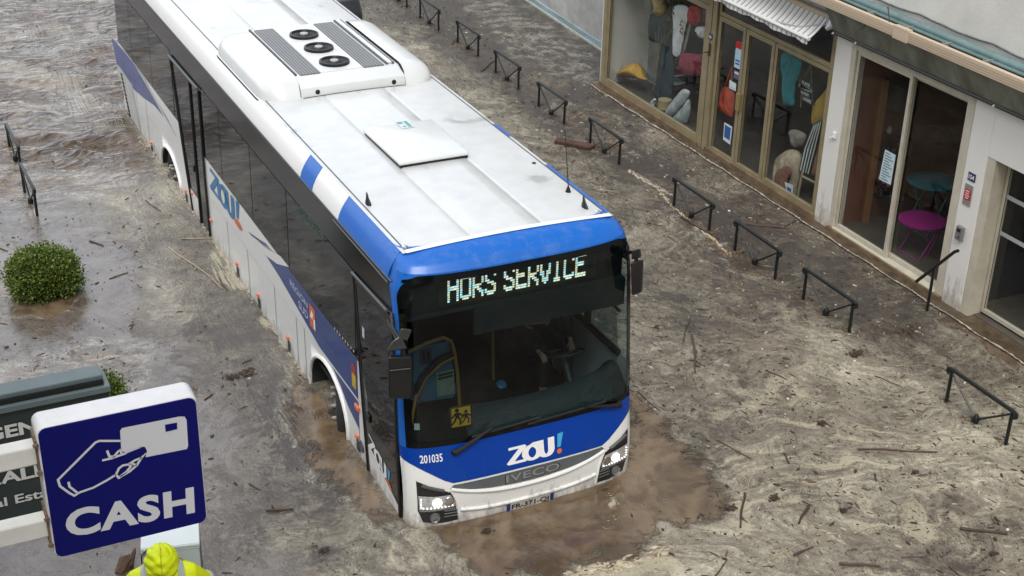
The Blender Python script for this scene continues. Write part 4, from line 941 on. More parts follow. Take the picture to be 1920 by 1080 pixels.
# ------------------------------------------------------------------ shop building along x = 6.95
XF = 6.95
CREAM = mat('cream_render', (.62, .61, .56), .75, var=.14, vscale=1.3, bump=.15, bscale=25)
WALLW = grimy('shop_white', (.70, .685, .64), .6, 0., grime=(.27, .22, .15), z0=-.1, z1=.75, amount=.75)
BRONZE = mat('bronze_frame', (.31, .26, .155), .38, .25, var=.22, vscale=4)
IVORY = mat('ivory_frame', (.50, .465, .37), .4, var=.14, vscale=5)
SILL = mat('muddy_sill', (.17, .12, .068), .55, var=.5, vscale=6, bump=.3, bscale=20)
STEP = mat('wet_step', (.095, .068, .042), .18, var=.6, vscale=5, bump=.2, bscale=12)
BEIGE = mat('beige_metal', (.50, .40, .29), .45, var=.1, vscale=2, stretch=(1, .15, 4))
GREEN = mat('green_metal', (.13, .20, .195), .45, var=.25, vscale=4)
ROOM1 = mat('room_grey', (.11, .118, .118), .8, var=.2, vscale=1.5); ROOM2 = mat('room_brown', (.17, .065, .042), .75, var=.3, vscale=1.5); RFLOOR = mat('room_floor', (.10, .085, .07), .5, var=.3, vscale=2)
bld = thing('shop_building', 'pale shop building with bronze and ivory framed windows along the flooded pavement', 'building', (XF, 5, 0))
def part(mb, name, m, par=bld, **k):            # coordinates given in the world, stored from the building's origin
    mb.v = [(x-XF, y-5, z) for x, y, z in mb.v]; return mb.build(name, m, par, **k)
def bspan(name, m, *spans, par=bld, **k):
    mb = MB()
    for a, b in spans: mb.span(a, b)
    return part(mb, name, m, par, **k)
# upper wall with the roof deck, the room shells
bspan('upper_wall', CREAM, ((XF, -14, 2.95), (XF+.3, 10.85, 9.5)))
bspan('end_wall', WALLW, ((XF+.02, 10.85, -.4), (XF+3.5, 11.0, 9.5)))
bspan('side_wall', WALLW, ((XF+.3, -14, -.4), (XF+.6, -.75, 2.95)))
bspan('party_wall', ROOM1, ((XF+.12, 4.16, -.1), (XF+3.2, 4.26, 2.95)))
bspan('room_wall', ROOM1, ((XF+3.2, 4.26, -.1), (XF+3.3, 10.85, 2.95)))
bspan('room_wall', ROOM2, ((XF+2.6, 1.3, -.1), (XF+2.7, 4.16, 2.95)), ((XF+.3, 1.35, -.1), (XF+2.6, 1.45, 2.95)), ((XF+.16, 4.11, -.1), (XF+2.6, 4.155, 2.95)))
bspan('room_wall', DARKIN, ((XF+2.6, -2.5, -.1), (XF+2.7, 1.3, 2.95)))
bspan('room_wall', DARKIN, ((XF+.3, 1.33, .0), (XF+2.6, 1.347, 2.94)))  # dark sheet added over the brown wall to make the entrance room darker
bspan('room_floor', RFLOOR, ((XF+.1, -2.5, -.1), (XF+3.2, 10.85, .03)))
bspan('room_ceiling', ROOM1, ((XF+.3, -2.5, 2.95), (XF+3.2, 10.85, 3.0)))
# pillars
bspan('pillar', WALLW, ((XF-.01, 4.06, -.4), (XF+.25, 4.40, 2.95)), bevel=.008)
bspan('pillar', WALLW, ((XF-.01, 1.27, -.4), (XF+.25, 1.62, 2.95)), bevel=.008)
bspan('door_header', WALLW, ((XF-.008, -2.6, 2.17), (XF+.25, 1.27, 2.95)), bevel=.006)
MB_ = bspan('door_side', IVORY, ((XF+.0, 1.13, .0), (XF+.25, 1.268, 2.168)))
# step under all the shop fronts
bspan('step', STEP, ((XF-.20, -3.2, -.4), (XF+.36, 10.9, .022)))
mb = MB(); ysn = np.linspace(-3.2, 10.9, 420)
mb.tube([(XF-.205+.012*math.sin(y*7)+.01*rng.random(), y, .022+.008*rng.random()) for y in ysn], [.004+.012*rng.random()**2 for _ in ysn], 5); part(mb, 'step_edge', mat('step_edge', (.44, .40, .33), .7, var=.5, vscale=9))
bspan('sill', SILL, ((XF-.05, 4.41, .02), (XF+.08, 7.34, .10)), ((XF-.06, 7.56, .02), (XF+.08, 10.88, .085)), ((XF-.06, 1.63, .02), (XF+.1, 4.05, .075)))
def frame_panel(name, y0, y1, z0, z1, fw, m, g=SHOPGLASS, x=XF, d=.06, inner=None):
    """an aluminium frame with one pane"""
    f = bspan(name, m, ((x, y0, z0), (x+d, y0+fw, z1)), ((x, y1-fw, z0), (x+d, y1, z1)), ((x+.001, y0+fw, z0), (x+d-.001, y1-fw, z0+fw*1.15)), ((x+.001, y0+fw, z1-fw), (x+d-.001, y1-fw, z1)), bevel=.004)
    mb = MB(); mb.add([(x+d*.5, y0+fw*.9, z0+fw), (x+d*.5, y1-fw*.9, z0+fw), (x+d*.5, y1-fw*.9, z1-fw*.9), (x+d*.5, y0+fw*.9, z1-fw*.9)], [(0, 1, 2, 3)]); part(mb, 'pane', g, f)
    mb = MB(); e = .012
    for a, b in (((y0+fw, z0+fw), (y1-fw, z0+fw)), ((y0+fw, z1-fw), (y1-fw, z1-fw)), ((y0+fw, z0+fw), (y0+fw, z1-fw)), ((y1-fw, z0+fw), (y1-fw, z1-fw))): mb.tube([(x+.012, *a), (x+.012, *b)], .006, 4)
    part(mb, 'glazing_seal', BLACK, f); return f
frame_panel('shop_window', 7.60, 10.80, .085, 2.36, .085, BRONZE)
frame_panel('transom_window', 7.60, 10.80, 2.37, 2.93, .06, BRONZE)
for sp_ in (((XF-.03, 7.33, .02), (XF+.10, 7.585, 2.95)), ((XF-.02, 10.80, .0), (XF+.10, 10.91, 2.95)), ((XF-.01, 4.405, .02), (XF+.05, 4.44, 2.95))): bspan('post', BRONZE, sp_, bevel=.008)
mb = MB(); mb.span((XF-.034, 7.452, .03), (XF-.031, 7.462, 2.9)); part(mb, 'post_groove', mat('groove', (.06, .05, .03), .6))
mb = MB(); mb.span((XF-.045, 7.42, 1.60), (XF-.03, 7.47, 1.80)); mb.tube([(XF-.05, 7.445, 1.66), (XF-.085, 7.445, 1.66), (XF-.085, 7.53, 1.64)], .012, 6); part(mb, 'lock', mat('lock_brass', (.10, .075, .04), .3, .6))
d1_ = frame_panel('door', 6.56, 7.30, .05, 2.29, .075, BRONZE); frame_panel('door', 5.80, 6.54, .05, 2.29, .075, BRONZE)
frame_panel('shop_window', 4.44, 5.78, .10, 2.29, .06, BRONZE)
frame_panel('transom_window', 4.44, 7.31, 2.30, 2.93, .055, BRONZE)
bspan('handle', mat('handle_brass', (.30, .22, .10), .4, .3), ((XF-.045, 6.50, .98), (XF-.002, 6.60, 1.26)), par=d1_, bevel=.006)
# ivory sliding doors
bspan('door_frame', IVORY, ((XF-.01, 3.96, .06), (XF+.14, 4.055, 2.80)), ((XF-.01, 1.625, .06), (XF+.14, 1.76, 2.80)), ((XF-.008, 1.76, 2.72), (XF+.14, 3.96, 2.80)), ((XF-.03, 1.76, .03), (XF+.14, 3.96, .09)), bevel=.006)
frame_panel('door', 2.82, 3.955, .092, 2.715, .055, IVORY, x=XF+.02, d=.05); frame_panel('door', 1.765, 2.90, .092, 2.715, .055, IVORY, x=XF+.08, d=.05)
# recessed glazed entrance at the right
frame_panel('door', -.02, 1.12, .06, 2.15, .05, IVORY, x=XF+.20, d=.05); frame_panel('door', -1.2, -.03, .06, 2.15, .05, IVORY, x=XF+.20, d=.05)
FROST = mat('frosted_strip', (.40, .42, .42), .6, var=.5, vscale=60)
mb = MB()
for z in (1.17, 1.66): mb.span((XF+.214, -1.15, z), (XF+.217, 1.07, z+.055))
part(mb, 'frosted_strip', FROST)
# eaves: beige fascia over the fronts, green gutter above it
bspan('fascia', BEIGE, ((XF-.42, -14, 3.29), (XF-.36, 2.56, 3.43)), ((XF-.42, 2.80, 3.29), (XF-.36, 10.7, 3.43)), bevel=.006)
bspan('fascia_joint', BEIGE, ((XF-.432, 2.54, 3.275), (XF-.355, 2.82, 3.445)), bevel=.006)
bspan('fascia_lines', mat('fascia_line', (.30, .24, .17), .6), *[((XF-.423, -14, 3.32+.03*k), (XF-.4205, 2.53, 3.324+.03*k)) for k in range(3)], *[((XF-.423, 2.83, 3.32+.03*k), (XF-.4205, 10.7, 3.324+.03*k)) for k in range(3)])
bspan('eaves_board', mat('eaves_grey', (.16, .15, .13), .7, var=.3, vscale=3), ((XF-.355, -14, 3.30), (XF, 10.7, 3.36)))
mb = MB(); mb.tube([(XF-.10, -14, 3.42), (XF-.10, 10.7, 3.42)], .055, 10); mb.span((XF-.22, -14, 3.385), (XF-.06, 10.7, 3.40)); part(mb, 'gutter', GREEN, smooth=True)
mb = MB()
for y in np.arange(-3, 10.5, .72): mb.span((XF-.30, y-.015, 3.36), (XF-.16, y+.015, 3.41)); mb.tube([(XF-.31, y, 3.36), (XF-.31, y, 3.43)], .012, 5)
part(mb, 'gutter_bracket', mat('bracket_grey', (.30, .29, .27), .5, .4))
mb = MB()
yy = np.linspace(-5, 10, 70); mb.tube([(XF-.02, y, 3.50+.012*math.sin(y*5)+.02*rng.random()) for y in yy], .012, 5); part(mb, 'flaking_edge', mat('flaking', (.10, .12, .11), .8, var=.5, vscale=8))

# second building, set back, with a pale blue base band
nb = thing('neighbouring_building', 'off white rendered house wall with flaking pale blue base band behind the shop corner', 'building', (8.15, 14, 0))
PEEL = mat('peeling_wall', (.42, .42, .395), .85, var=.35, vscale=1.6, bump=.4, bscale=7); BAND = mat('blue_band', (.27, .37, .40), .7, var=.4, vscale=4, stretch=(1, .3, 2.5), bump=.3, bscale=12)
a_, b_ = Vector(onz(1000, 8)), Vector(onz(1134, 97)); dv = (a_-b_).normalized(); nv_ = Vector((dv.y, -dv.x, 0)); b_ = b_-dv*2.2; ln_ = 26.
def wseg(z0, z1, off, th_, name, m):
    p0 = b_-nv_*off if False else b_; mb = MB(); P0 = b_+nv_*(-off); P1 = P0+dv*ln_; Q0 = b_+nv_*th_; Q1 = Q0+dv*ln_
    mb.hexa([(*P0.xy, z0), (*P1.xy, z0), (*Q1.xy, z0), (*Q0.xy, z0), (*P0.xy, z1), (*P1.xy, z1), (*Q1.xy, z1), (*Q0.xy, z1)])
    mb.v = [(x-8.15, y-14, z) for x, y, z in mb.v]; return mb.build(name, m, nb)
if nv_.x < 0: nv_ = -nv_
wseg(-.4, 9, 0, .3, 'wall', PEEL); wseg(-.4, .14, .03, -.001, 'base_band', BAND); wseg(-.4, .035, .05, -.031, 'base_edge', mat('base_edge', (.5, .5, .44), .7, var=.3, vscale=8))

# ------------------------------------------------------------------ awnings, plates, signs, rail on the shop front
aw = thing('awning', 'half rolled white awning with thin brown stripes over the bronze shop door', 'awning', (XF, 6, 2.9))
AWS = bpy.data.materials.new('striped_canvas'); AWS.use_nodes = True
def stripes():
    nt = AWS.node_tree; b = nt.nodes['Principled BSDF']; b.inputs['Roughness'].default_value = .8
    tc = nt.nodes.new('ShaderNodeTexCoord'); sx = nt.nodes.new('ShaderNodeSeparateXYZ'); nt.links.new(tc.outputs['Object'], sx.inputs[0])
    m1 = nt.nodes.new('ShaderNodeMath'); m1.operation = 'MULTIPLY'; m1.inputs[1].default_value = 9.0; nt.links.new(sx.outputs[1], m1.inputs[0])
    m2 = nt.nodes.new('ShaderNodeMath'); m2.operation = 'FRACT'; nt.links.new(m1.outputs[0], m2.inputs[0])
    r = nt.nodes.new('ShaderNodeValToRGB'); r.color_ramp.interpolation = 'CONSTANT'; e = r.color_ramp.elements
    e[0].position = 0; e[0].color = (.60, .60, .57, 1); e[1].position = .46; e[1].color = (.10, .085, .062, 1)
    for p_, c_ in ((.62, (.60, .60, .57)), (.78, (.26, .235, .19)), (.83, (.60, .60, .57))): k = e.new(p_); k.color = (*c_, 1)
    nt.links.new(m2.outputs[0], r.inputs[0]); nt.links.new(r.outputs[0], b.inputs['Base Color'])
stripes()
def sag(u, v):
    y = 4.55+3.6*u
    x = -.07-.30*v; z = .14-.29*v-.03*math.sin(math.pi*v)+.012*math.sin(u*22)*v
    return (x, y-6, z)
aws = MB().grid(sag, 60, 8).build('canvas', AWS, aw, 'all')
def val(u, v):
    y = 4.57+3.58*u; p = sag(u, 1); return (p[0]-.01-.01*math.sin(u*40)*v, y-6, p[2]-.085*v*(1+.10*math.sin(u*60)))
MB().grid(val, 120, 3).build('valance', AWS, aw, 'all')
mb = MB(); mb.tube([(-.38, -1.46, -.15), (-.38, 2.16, -.15)], .028, 8); mb.build('front_bar', mat('bar_white', (.6, .6, .58), .4), aw)
mb = MB(); mb.tube([(-.06, -1.5, .13), (-.06, 2.2, .13)], .05, 10); mb.build('roller', BEIGE, aw, True)
mb = MB(); mb.box((-.08, -1.52, .11), (.14, .06, .16)); mb.tube([(-.10, -1.57, .13), (-.14, -1.59, .04), (-.20, -1.57, .0)], [.045, .055, .025], 10); mb.tube([(-.12, -1.50, .04), (-.28, -1.1, -.10), (-.36, -.6, -.14)], .02, 6); mb.build('folding_arm', mat('arm_grey', (.42, .44, .45), .35, .4), aw, True)
ca = thing('awning', 'dark olive closed canvas awning hanging above the ivory sliding doors', 'awning', (XF, 0, 3))
OLIVE = mat('olive_canvas', (.20, .21, .165), .85, var=.45, vscale=2.2, stretch=(1, 1.6, .5), bump=.35, bscale=4)
def can(u, v):
    y = 4.36-18*u; fold = .018*math.sin(u*260+3*math.sin(u*40))*math.sin(math.pi*v)
    return (-.33+.22*v+fold, y, .27-.39*v+fold*.3)
MB().grid(can, 400, 10).build('canvas', OLIVE, ca, 'all')
mb = MB(); mb.tube([(-.11, 4.36, -.125), (-.11, -13.6, -.125)], .03, 8); mb.build('bottom_bar', mat('bar_dark', (.035, .03, .028), .45), ca, True)
for y in (4.34, 3.85, 1.2, -1.4): MB().lathe([(.018, 0), (.012, .03)], (-.13, y, -.13), (-1, 0, -.4), 8).build('bar_clip', LWHITE, ca)

def plate(name, label, cat, y0, y1, z0, z1, m, x=XF, th_=.012, word=None, wm=None, wh=.6):
    t = thing(name, label, cat, (x, (y0+y1)/2, (z0+z1)/2)); h_, k_ = (y1-y0)/2, (z1-z0)/2
    MB().span((-th_, -h_, -k_), (0, h_, k_)).build('board', m, t, bevel=.003)
    if word:
        mb = MB(); text_on(mb, word, (y1-y0)*.72, (z1-z0)*wh, lambda a, b: (-th_-.002, -a, b), .02); mb.build('lettering', wm, t)
    return t
NAVY = mat('plaque_navy', (.012, .02, .09), .3, coat=.5); PAPER = mat('paper', (.60, .64, .66), .7, var=.08, vscale=8)
t = plate('house_number', 'small navy house number plaque reading 166 on the bronze post', 'number plaque', 7.40, 7.50, 1.86, 1.96, NAVY, XF-.032, .008, '166', LWHITE, .5)
t = plate('house_number', 'small navy house number plaque reading 154 on the white pillar', 'number plaque', 1.40, 1.53, 1.77, 1.88, NAVY, XF-.012, .008, '154', LWHITE, .55)
t = plate('shop_plaque', 'red and silver plaque under the house number on the white pillar', 'sign', 1.41, 1.545, 1.44, 1.72, mat('plaque_silver', (.32, .30, .27), .35, .4), XF-.012, .010)
mb = MB(); mb.span((-.016, -.055, -.06), (-.0105, .055, .075)); pr_ = mb.build('red_panel', mat('plaque_red', (.42, .025, .03), .35), t)
mb = MB()
for k, w_ in enumerate((.075, .055, .08, .06)): mb.span((-.0185, -w_/2, .048-.030*k), (-.0165, w_/2, .056-.030*k))
mb.build('lettering', LWHITE, pr_)
ic = thing('intercom', 'small grey metal intercom box on the white pillar below the red plaque', 'intercom', (XF-.012, 1.475, 1.05))
MB().span((-.05, -.055, -.09), (0, .055, .10)).build('case', mat('intercom_grey', (.26, .26, .25), .35, .5, var=.3, vscale=20), ic, bevel=.008)
mb = MB(); mb.span((-.053, -.03, .03), (-.0505, .03, .07)); mb.lathe([(.014, 0), (.012, .006)], (-.05, -.015, -.04), (-1, 0, 0), 10); mb.build('button', BLACK, ic)
bx = thing('wall_fitting', 'small white plastic fitting with a cord on the left white pillar', 'fitting', (XF-.012, 4.17, 1.42))
MB().span((-.03, -.03, -.05), (0, .03, .05)).build('case', LWHITE, bx, bevel=.008); mb = MB(); mb.tube([(-.03, 0, -.02), (-.05, .05, -.05), (-.02, .08, -.06)], .008, 6); mb.build('cord', LWHITE, bx)
hr = thing('handrail', 'black bent metal handrail standing in the water by the ivory sliding door', 'handrail', (6.45, 1.1, 0))
P_ = [onx(1797, 470, XF-.25), onx(1790, 472, XF-.26), onx(1718, 528, XF-.42)]
base = Vector(onz(1735, 594)); top = Vector(onx(1752, 500, (P_[1][0]+P_[2][0])/2))
mb = MB(); mb.tube([Vector(p)-Vector((6.45, 1.1, 0)) for p in P_], .022, 8); mb.build('rail', BLACK, hr, True)
mb = MB(); tp = Vector(P_[1]).lerp(Vector(P_[2]), .52); mb.tube([tp-Vector((6.45, 1.1, 0)), Vector((tp.x, tp.y, -.35))-Vector((6.45, 1.1, 0))], .02, 8); mb.build('post', BLACK, hr, True)
tw = thing('twigs', 'dry twigs stuck in the gutter above the dark olive awning', 'twig', (XF-.38, 2.7, 3.44))
mb = MB(); O_ = Vector((XF-.38, 2.7, 3.44))
for pts in (((1665, 12), (1667, 30), (1668, 48)), ((1668, 47), (1645, 54), (1626, 60)), ((1660, 50), (1680, 48), (1692, 60)), ((1625, 44), (1618, 52), (1612, 56))): mb.tube([Vector(onx(*p, XF-.38))-O_ for p in pts], [.010, .008, .004], 5)
mb.build('twig', mat('twig_brown', (.09, .06, .04), .8), tw); 

# ------------------------------------------------------------------ things behind the shop glass
def hang(name, label, cat, m, pts, x, th_=.06, group=None, bulge=True):
    """a soft flat thing (cloth, bag) from its outline in the photo, hung on the plane x, with thickness"""
    P_ = [Vector(onx(*p, x)) for p in pts]; c = sum(P_, Vector())/len(P_); n = len(P_); O2 = []
    for i in range(n):                          # rounded outline through the corner points
        p0, p1, p2, p3 = (P_[(i+k-1) % n] for k in range(4))
        for t in (0, .34, .67): q = p1+(p2-p0)*.42*(t-2*t*t+t**3)+(p3-p1)*.42*(t**3-t*t)+(p2-p1)*(3*t*t-2*t**3); O2.append((q.y-c.y, q.z-c.z))
    ay = np.array(O2); w_, h_ = np.ptp(ay[:, 0]), np.ptp(ay[:, 1]); st = max(.022, min(w_, h_)/14); ph_ = rng.random()*6
    ins = lambda a, b: float(max(0, sdf(O2, np.array([a]), np.array([b]))[0])); rr = min(w_, h_)*.28; mb = MB()
    def surf(sg):
        def f(a, b):
            d = min(1, ins(a, b)/rr); fold = math.sin(a*48+5*math.sin(b*6+ph_)+ph_)*.5+math.sin(a*23-b*9+ph_)*.5
            return (sg*(th_*.5*math.sqrt(d)+d*fold*(.010+th_*.07)), a, b)
        return f
    gs = lambda k: list(np.arange(ay[:, k].min(), ay[:, k].max(), st))
    for sg in (-1, 1): mb.patch(O2, surf(sg), gs(0), gs(1))
    o = mb.build(name, m, None, 'all', weld=True); o.location = c
    return props(o, label, cat, group) and o
cl = lambda nm, c, **k: mat(nm, c, .85, var=.25, vscale=6, bump=.3, bscale=14, **k)
e1 = lambda a, b: (1140+a/4.155, b/4.155)      # zoomed views of the two window bays
e2 = lambda a, b: (1320+a/4.908, b/4.908)
XW = XF+.35
hang('hanging_towel', 'white hanging towel with small red lettering in the left shop window', 'towel', cl('cloth_white', (.66, .68, .67)), [e1(*p) for p in ((512, 48), (630, 62), (600, 250), (560, 430), (505, 420), (508, 200))], XW, .05)
mb = MB(); tm = Vector(onx(*e1(575, 235), XW-.05)); towel = COL.objects['hanging_towel']
for dy, dz_, h_ in ((.03, .10, .06), (-.03, .05, .05), (.02, -.01, .07), (-.04, -.03, .05), (0, .16, .04)): mb.span((-.04, dy-.03, dz_-h_/2), (-.032, dy+.03, dz_-h_/2+.018)); mb.span((-.04, dy-.006, dz_-h_/2), (-.032, dy+.006, dz_+h_/2))
o = mb.build('lettering', mat('red_ink', (.32, .03, .03), .7), towel); o.location = tm-Vector(towel.location)+Vector((.02, 0, 0))
hang('hanging_cloth', 'grey white striped cloth hanging beside the lettered white towel', 'cloth', cl('cloth_grey', (.36, .37, .36)), [e1(*p) for p in ((636, 150), (650, 170), (600, 400), (545, 425), (575, 350))], XW+.05, .04)
hang('hat', 'red cap hanging at the top of the left shop window', 'hat', cl('cap_red', (.42, .03, .035)), [e1(*p) for p in ((640, 60), (680, 35), (720, 70), (728, 150), (700, 200), (650, 190), (630, 120))], XW, .2)
hang('hat', 'white sailor cap hanging under the red cap in the window', 'hat', cl('cloth_white', (.66, .68, .67)), [e1(*p) for p in ((692, 210), (770, 215), (768, 290), (740, 305), (705, 265))], XW, .15)
hang('red_handbag', 'dark red handbag hanging in the left shop window', 'bag', cl('bag_maroon', (.26, .035, .06)), [e1(*p) for p in ((590, 410), (720, 425), (742, 450), (738, 590), (640, 590), (562, 545), (570, 440))], XW, .18)
hang('straw_hat', 'yellow pointed straw hat on a stand low in the left window', 'hat', mat('straw_yellow', (.55, .32, .06), .8, var=.3, vscale=14, bump=.4, bscale=30), [e1(*p) for p in ((85, 570), (130, 530), (165, 500), (215, 492), (250, 530), (270, 580), (300, 625), (200, 600), (110, 595))], XW, .3)
hang('straw_hat', 'pale straw hat hanging at the very top of the left window', 'hat', mat('straw_pale', (.40, .29, .13), .8, var=.3, vscale=14), [e1(*p) for p in ((350, -20), (420, -10), (440, 95), (400, 130), (365, 80), (380, 50))], XW, .25)
hang('dark_garment', 'dark teal garment hanging in the middle of the left window', 'garment', cl('cloth_teal_dark', (.025, .055, .065)), [e1(*p) for p in ((330, 110), (420, 120), (500, 130), (500, 330), (420, 325), (320, 310))], XW+.25, .12)
hang('long_board', 'long dark blue grey board leaning upright in the left window', 'board', mat('board_blue', (.03, .05, .06), .5), [e1(*p) for p in ((425, 280), (505, 290), (500, 740), (365, 770), (400, 480))], XW+.1, .05)
mb = MB(); mb.lathe([(.12, 0), (.115, .15), (.12, .16)], (0, 0, .12), n=24); lp = mb.build('shade', mat('shade_cream', (.42, .34, .18), .7), None, True)
lm = thing('table_lamp', 'cream drum lamp shade on a small foot low in the left window', 'lamp', Vector(onx(*e1(440, 830), XW))-Vector((0, 0, .15))); lp.parent = lm
MB().lathe([(.07, -.35), (.07, -.02), (.02, 0), (.02, .14)], (0, 0, 0), n=16).build('foot', mat('foot_cream', (.34, .29, .18), .6), lm, True)
hang('wrapped_bundle', 'white plastic wrapped bundle with a pink label leaning in the left window', 'bundle', mat('plastic_white', (.50, .52, .54), .25, var=.3, vscale=9, bump=.5, bscale=10), [e1(*p) for p in ((590, 690), (640, 720), (600, 800), (500, 900), (445, 890), (470, 830), (540, 740))], XW-.05, .16)
hang('wrapped_bundle', 'pale green and white bundle on the floor of the left window', 'bundle', mat('plastic_pale', (.40, .46, .44), .3, var=.4, vscale=9, bump=.5, bscale=10), [e1(*p) for p in ((630, 770), (640, 860), (610, 960), (540, 955), (500, 925), (570, 850))], XW-.05, .16)
hang('white_folder', 'white leaning card on the floor beside the cream lamp', 'card', PAPER, [e1(*p) for p in ((360, 765), (375, 780), (345, 815), (370, 835), (320, 815))], XW-.1, .05)
cr = thing('wooden_crate_shelf', 'orange and white book shelf standing behind the red handbag', 'shelf', Vector(onx(*e1(535, 540), XW+.3)))
for k in range(4): MB().box((0, 0, -.22+.15*k), (.22, .30, .02)).build('board', PAPER, cr)
MB().box((-.02, .01, .0), (.16, .22, .13)).build('box', mat('box_orange', (.35, .07, .02), .6), cr)
mb = MB()
for k in range(7): mb.tube([Vector((0, -.3+.1*k, 0)), Vector((.05*math.sin(k), -.33+.1*k+.05*math.sin(k*2), .6)), Vector((-.02, -.28+.1*k, 1.15+.1*math.sin(k*3)))], [.012, .010, .006], 5)
dw = thing('dried_branches', 'bundle of pale dried branches standing at the left end of the window', 'branches', Vector((XF+.5, 9.6, .15))); mb.build('branch', mat('dry_branch', (.24, .21, .16), .9), dw)
vine = thing('hanging_plant', 'trailing green plant hanging from the top of the left window', 'plant', (XF+.4, 9.3, 2.3))
mb = MB()
for k in range(160):
    a = rng.normal(0, .16); z = -abs(rng.normal(0, .55)); s_ = .05+.05*rng.random(); x0 = rng.normal(0, .06); w_ = rng.random()*6.28
    t1 = Vector((math.cos(w_)*.3, math.sin(w_), -.7)).normalized()*s_; t2 = Vector((.5, .1, .3)).normalized()*s_*.35; c = Vector((x0, a, z))
    mb.add([c, c+t1*.5+t2, c+t1, c+t1*.5-t2], [(0, 1, 2, 3)])
mb.build('foliage', mat('leaf_olive', (.085, .10, .035), .6, var=.5, vscale=12), vine, recalc=False)
mb = MB()
for k in range(9): mb.tube([Vector((0, 0, 0)), Vector((.02, .1*math.sin(k), -.4)), Vector((.0, .16*math.sin(k), -.9-.05*k))], .006, 4)
mb.build('stem', mat('stem_green', (.07, .08, .03), .7), vine)
hang('coral_bag', 'coral orange tote bag with long straps hanging on the bronze door', 'bag', cl('bag_coral', (.62, .10, .055)), [e2(*p) for p in ((180, 800), (250, 830), (285, 890), (262, 1075), (200, 1050), (118, 985))], XF+.2, .12)
o = COL.objects['coral_bag']; mb = MB(); c = Vector(o.location); mb.tube([Vector(onx(*e2(*p), XF+.2))-c for p in ((185, 805), (230, 690), (262, 600), (255, 700), (240, 825))], .012, 5); mb.build('strap', cl('bag_coral', (0, 0, 0)), o, True)
def notice(name, label, pts, x, m, cat='notice', bands=()):
    P_ = [Vector(onx(*p, x)) for p in pts]; c = sum(P_, Vector())/4; mb = MB(); mb.hexa([p-c for p in P_]+[p-c+Vector((.004, 0, 0)) for p in P_]); t = thing(name, label, cat, c); mb.build('sheet', m, t)
    for k, (u0, v0, u1, v1, bm_) in enumerate(bands):
        f = lambda u, v: (P_[0]*(1-u)+P_[1]*u)*(1-v)+(P_[3]*(1-u)+P_[2]*u)*v-c+Vector((-.003, 0, 0))
        MB().add([f(u0, v0), f(u1, v0), f(u1, v1), f(u0, v1)], [(0, 1, 2, 3)]).build('print', bm_, t)
    return t
INKB = mat('ink_blue', (.02, .10, .30), .5); INKR = mat('ink_red', (.48, .02, .02), .5); INKG = mat('ink_grey', (.15, .16, .17), .6)
notice('opening_hours_sign', 'tall light blue sign with red top on the bronze door glass', [e2(*p) for p in ((298, 375), (352, 395), (330, 640), (275, 615))], XF+.015, mat('paper_blue', (.42, .62, .70), .5), 'sign', ((0, 0, 1, .26, INKR), (.15, .68, .85, .74, INKB), (.15, .80, .85, .86, INKB)))
notice('price_card', 'small white card below the light blue sign on the door', [e2(*p) for p in ((235, 735), (295, 770), (290, 840), (230, 808))], XF+.015, PAPER, 'card', ((.1, .75, .9, .8, INKG),))
notice('flyer', 'small dark printed flyer between the light blue sign and the white card', [e2(*p) for p in ((280, 640), (328, 662), (318, 740), (272, 715))], XF+.015, mat('flyer_dark', (.10, .11, .16), .5), 'flyer', ((.1, .15, .9, .4, PAPER),))
notice('flyer', 'blue and white flyer low on the left bronze door leaf', [c6(*p) for p in ((613, 590), (650, 612), (640, 698), (606, 672))], XF+.015, PAPER, 'flyer', ((.12, .1, .88, .8, INKB),))
hang('turquoise_towel', 'turquoise fabric hanging in a loop in the right bronze window', 'fabric', cl('cloth_turquoise', (.01, .27, .31)), [e2(*p) for p in ((735, 478), (800, 480), (880, 530), (900, 590), (885, 660), (840, 780), (830, 960), (780, 972), (735, 950), (722, 820), (728, 700), (712, 640), (715, 520))], XF+.3, .14)
ss = thing('beach_sign', 'hanging sign of three dark boards with fish shapes and white beach lettering', 'sign', Vector(onx(*e2(950, 850), XF+.25)))
c = Vector(ss.location); pz = lambda *p: Vector(onx(*e2(*p), XF+.25))-c
SB = mat('slate_board', (.03, .035, .035), .7)
for k, ((a, b), w_) in enumerate((((945, 770), 'PLAGE'), ((935, 862), 'AU PORT'), ((955, 920), 'LOISIRS'))):
    q_ = pz(a, b); mb = MB(); mb.box(q_, (.02, .26, .075), rx=-.0); bo = mb.build('board', SB, ss)
    mb = MB(); text_on(mb, w_, .19, .045, lambda a_, b_: (q_.x-.013, q_.y-a_, q_.z+b_), .01); mb.build('lettering', LWHITE, bo)
q_ = pz(945, 815); mb = MB(); mb.sheet([(.14*math.cos(w), .035*math.sin(w)) for w in np.linspace(0, 6.1, 18)]+[(.19, .035), (.19, -.035)], lambda a_, b_: (q_.x-.01, q_.y+a_, q_.z+b_), fn2=lambda a_, b_: (q_.x+.01, q_.y+a_, q_.z+b_)); mb.build('fish', mat('fish_blue', (.20, .27, .26), .6), ss)
mb = MB()
for s_ in (-1, 1): mb.tube([pz(985, 600), pz(945+45*s_, 745), pz(945+55*s_, 990)], .006, 5)
mb.build('cord', mat('cord_tan', (.20, .16, .10), .8), ss)
hang('yellow_fabric', 'mustard yellow fabric hanging beside the white pillar', 'fabric', cl('cloth_mustard', (.36, .23, .04)), [c6(*p) for p in ((1130, 410), (1135, 560), (1040, 605), (1035, 550), (1045, 500), (1085, 455))], XF+.3, .1)
stp = hang('striped_towel', 'dark green and white striped towel hanging over the wooden rack', 'towel', cl('cloth_green', (.035, .065, .058)), [c6(*p) for p in ((1040, 605), (1085, 580), (1070, 640), (1018, 835), (972, 828), (1000, 710))], XF+.24, .05)
c = Vector(stp.location); mb = MB()
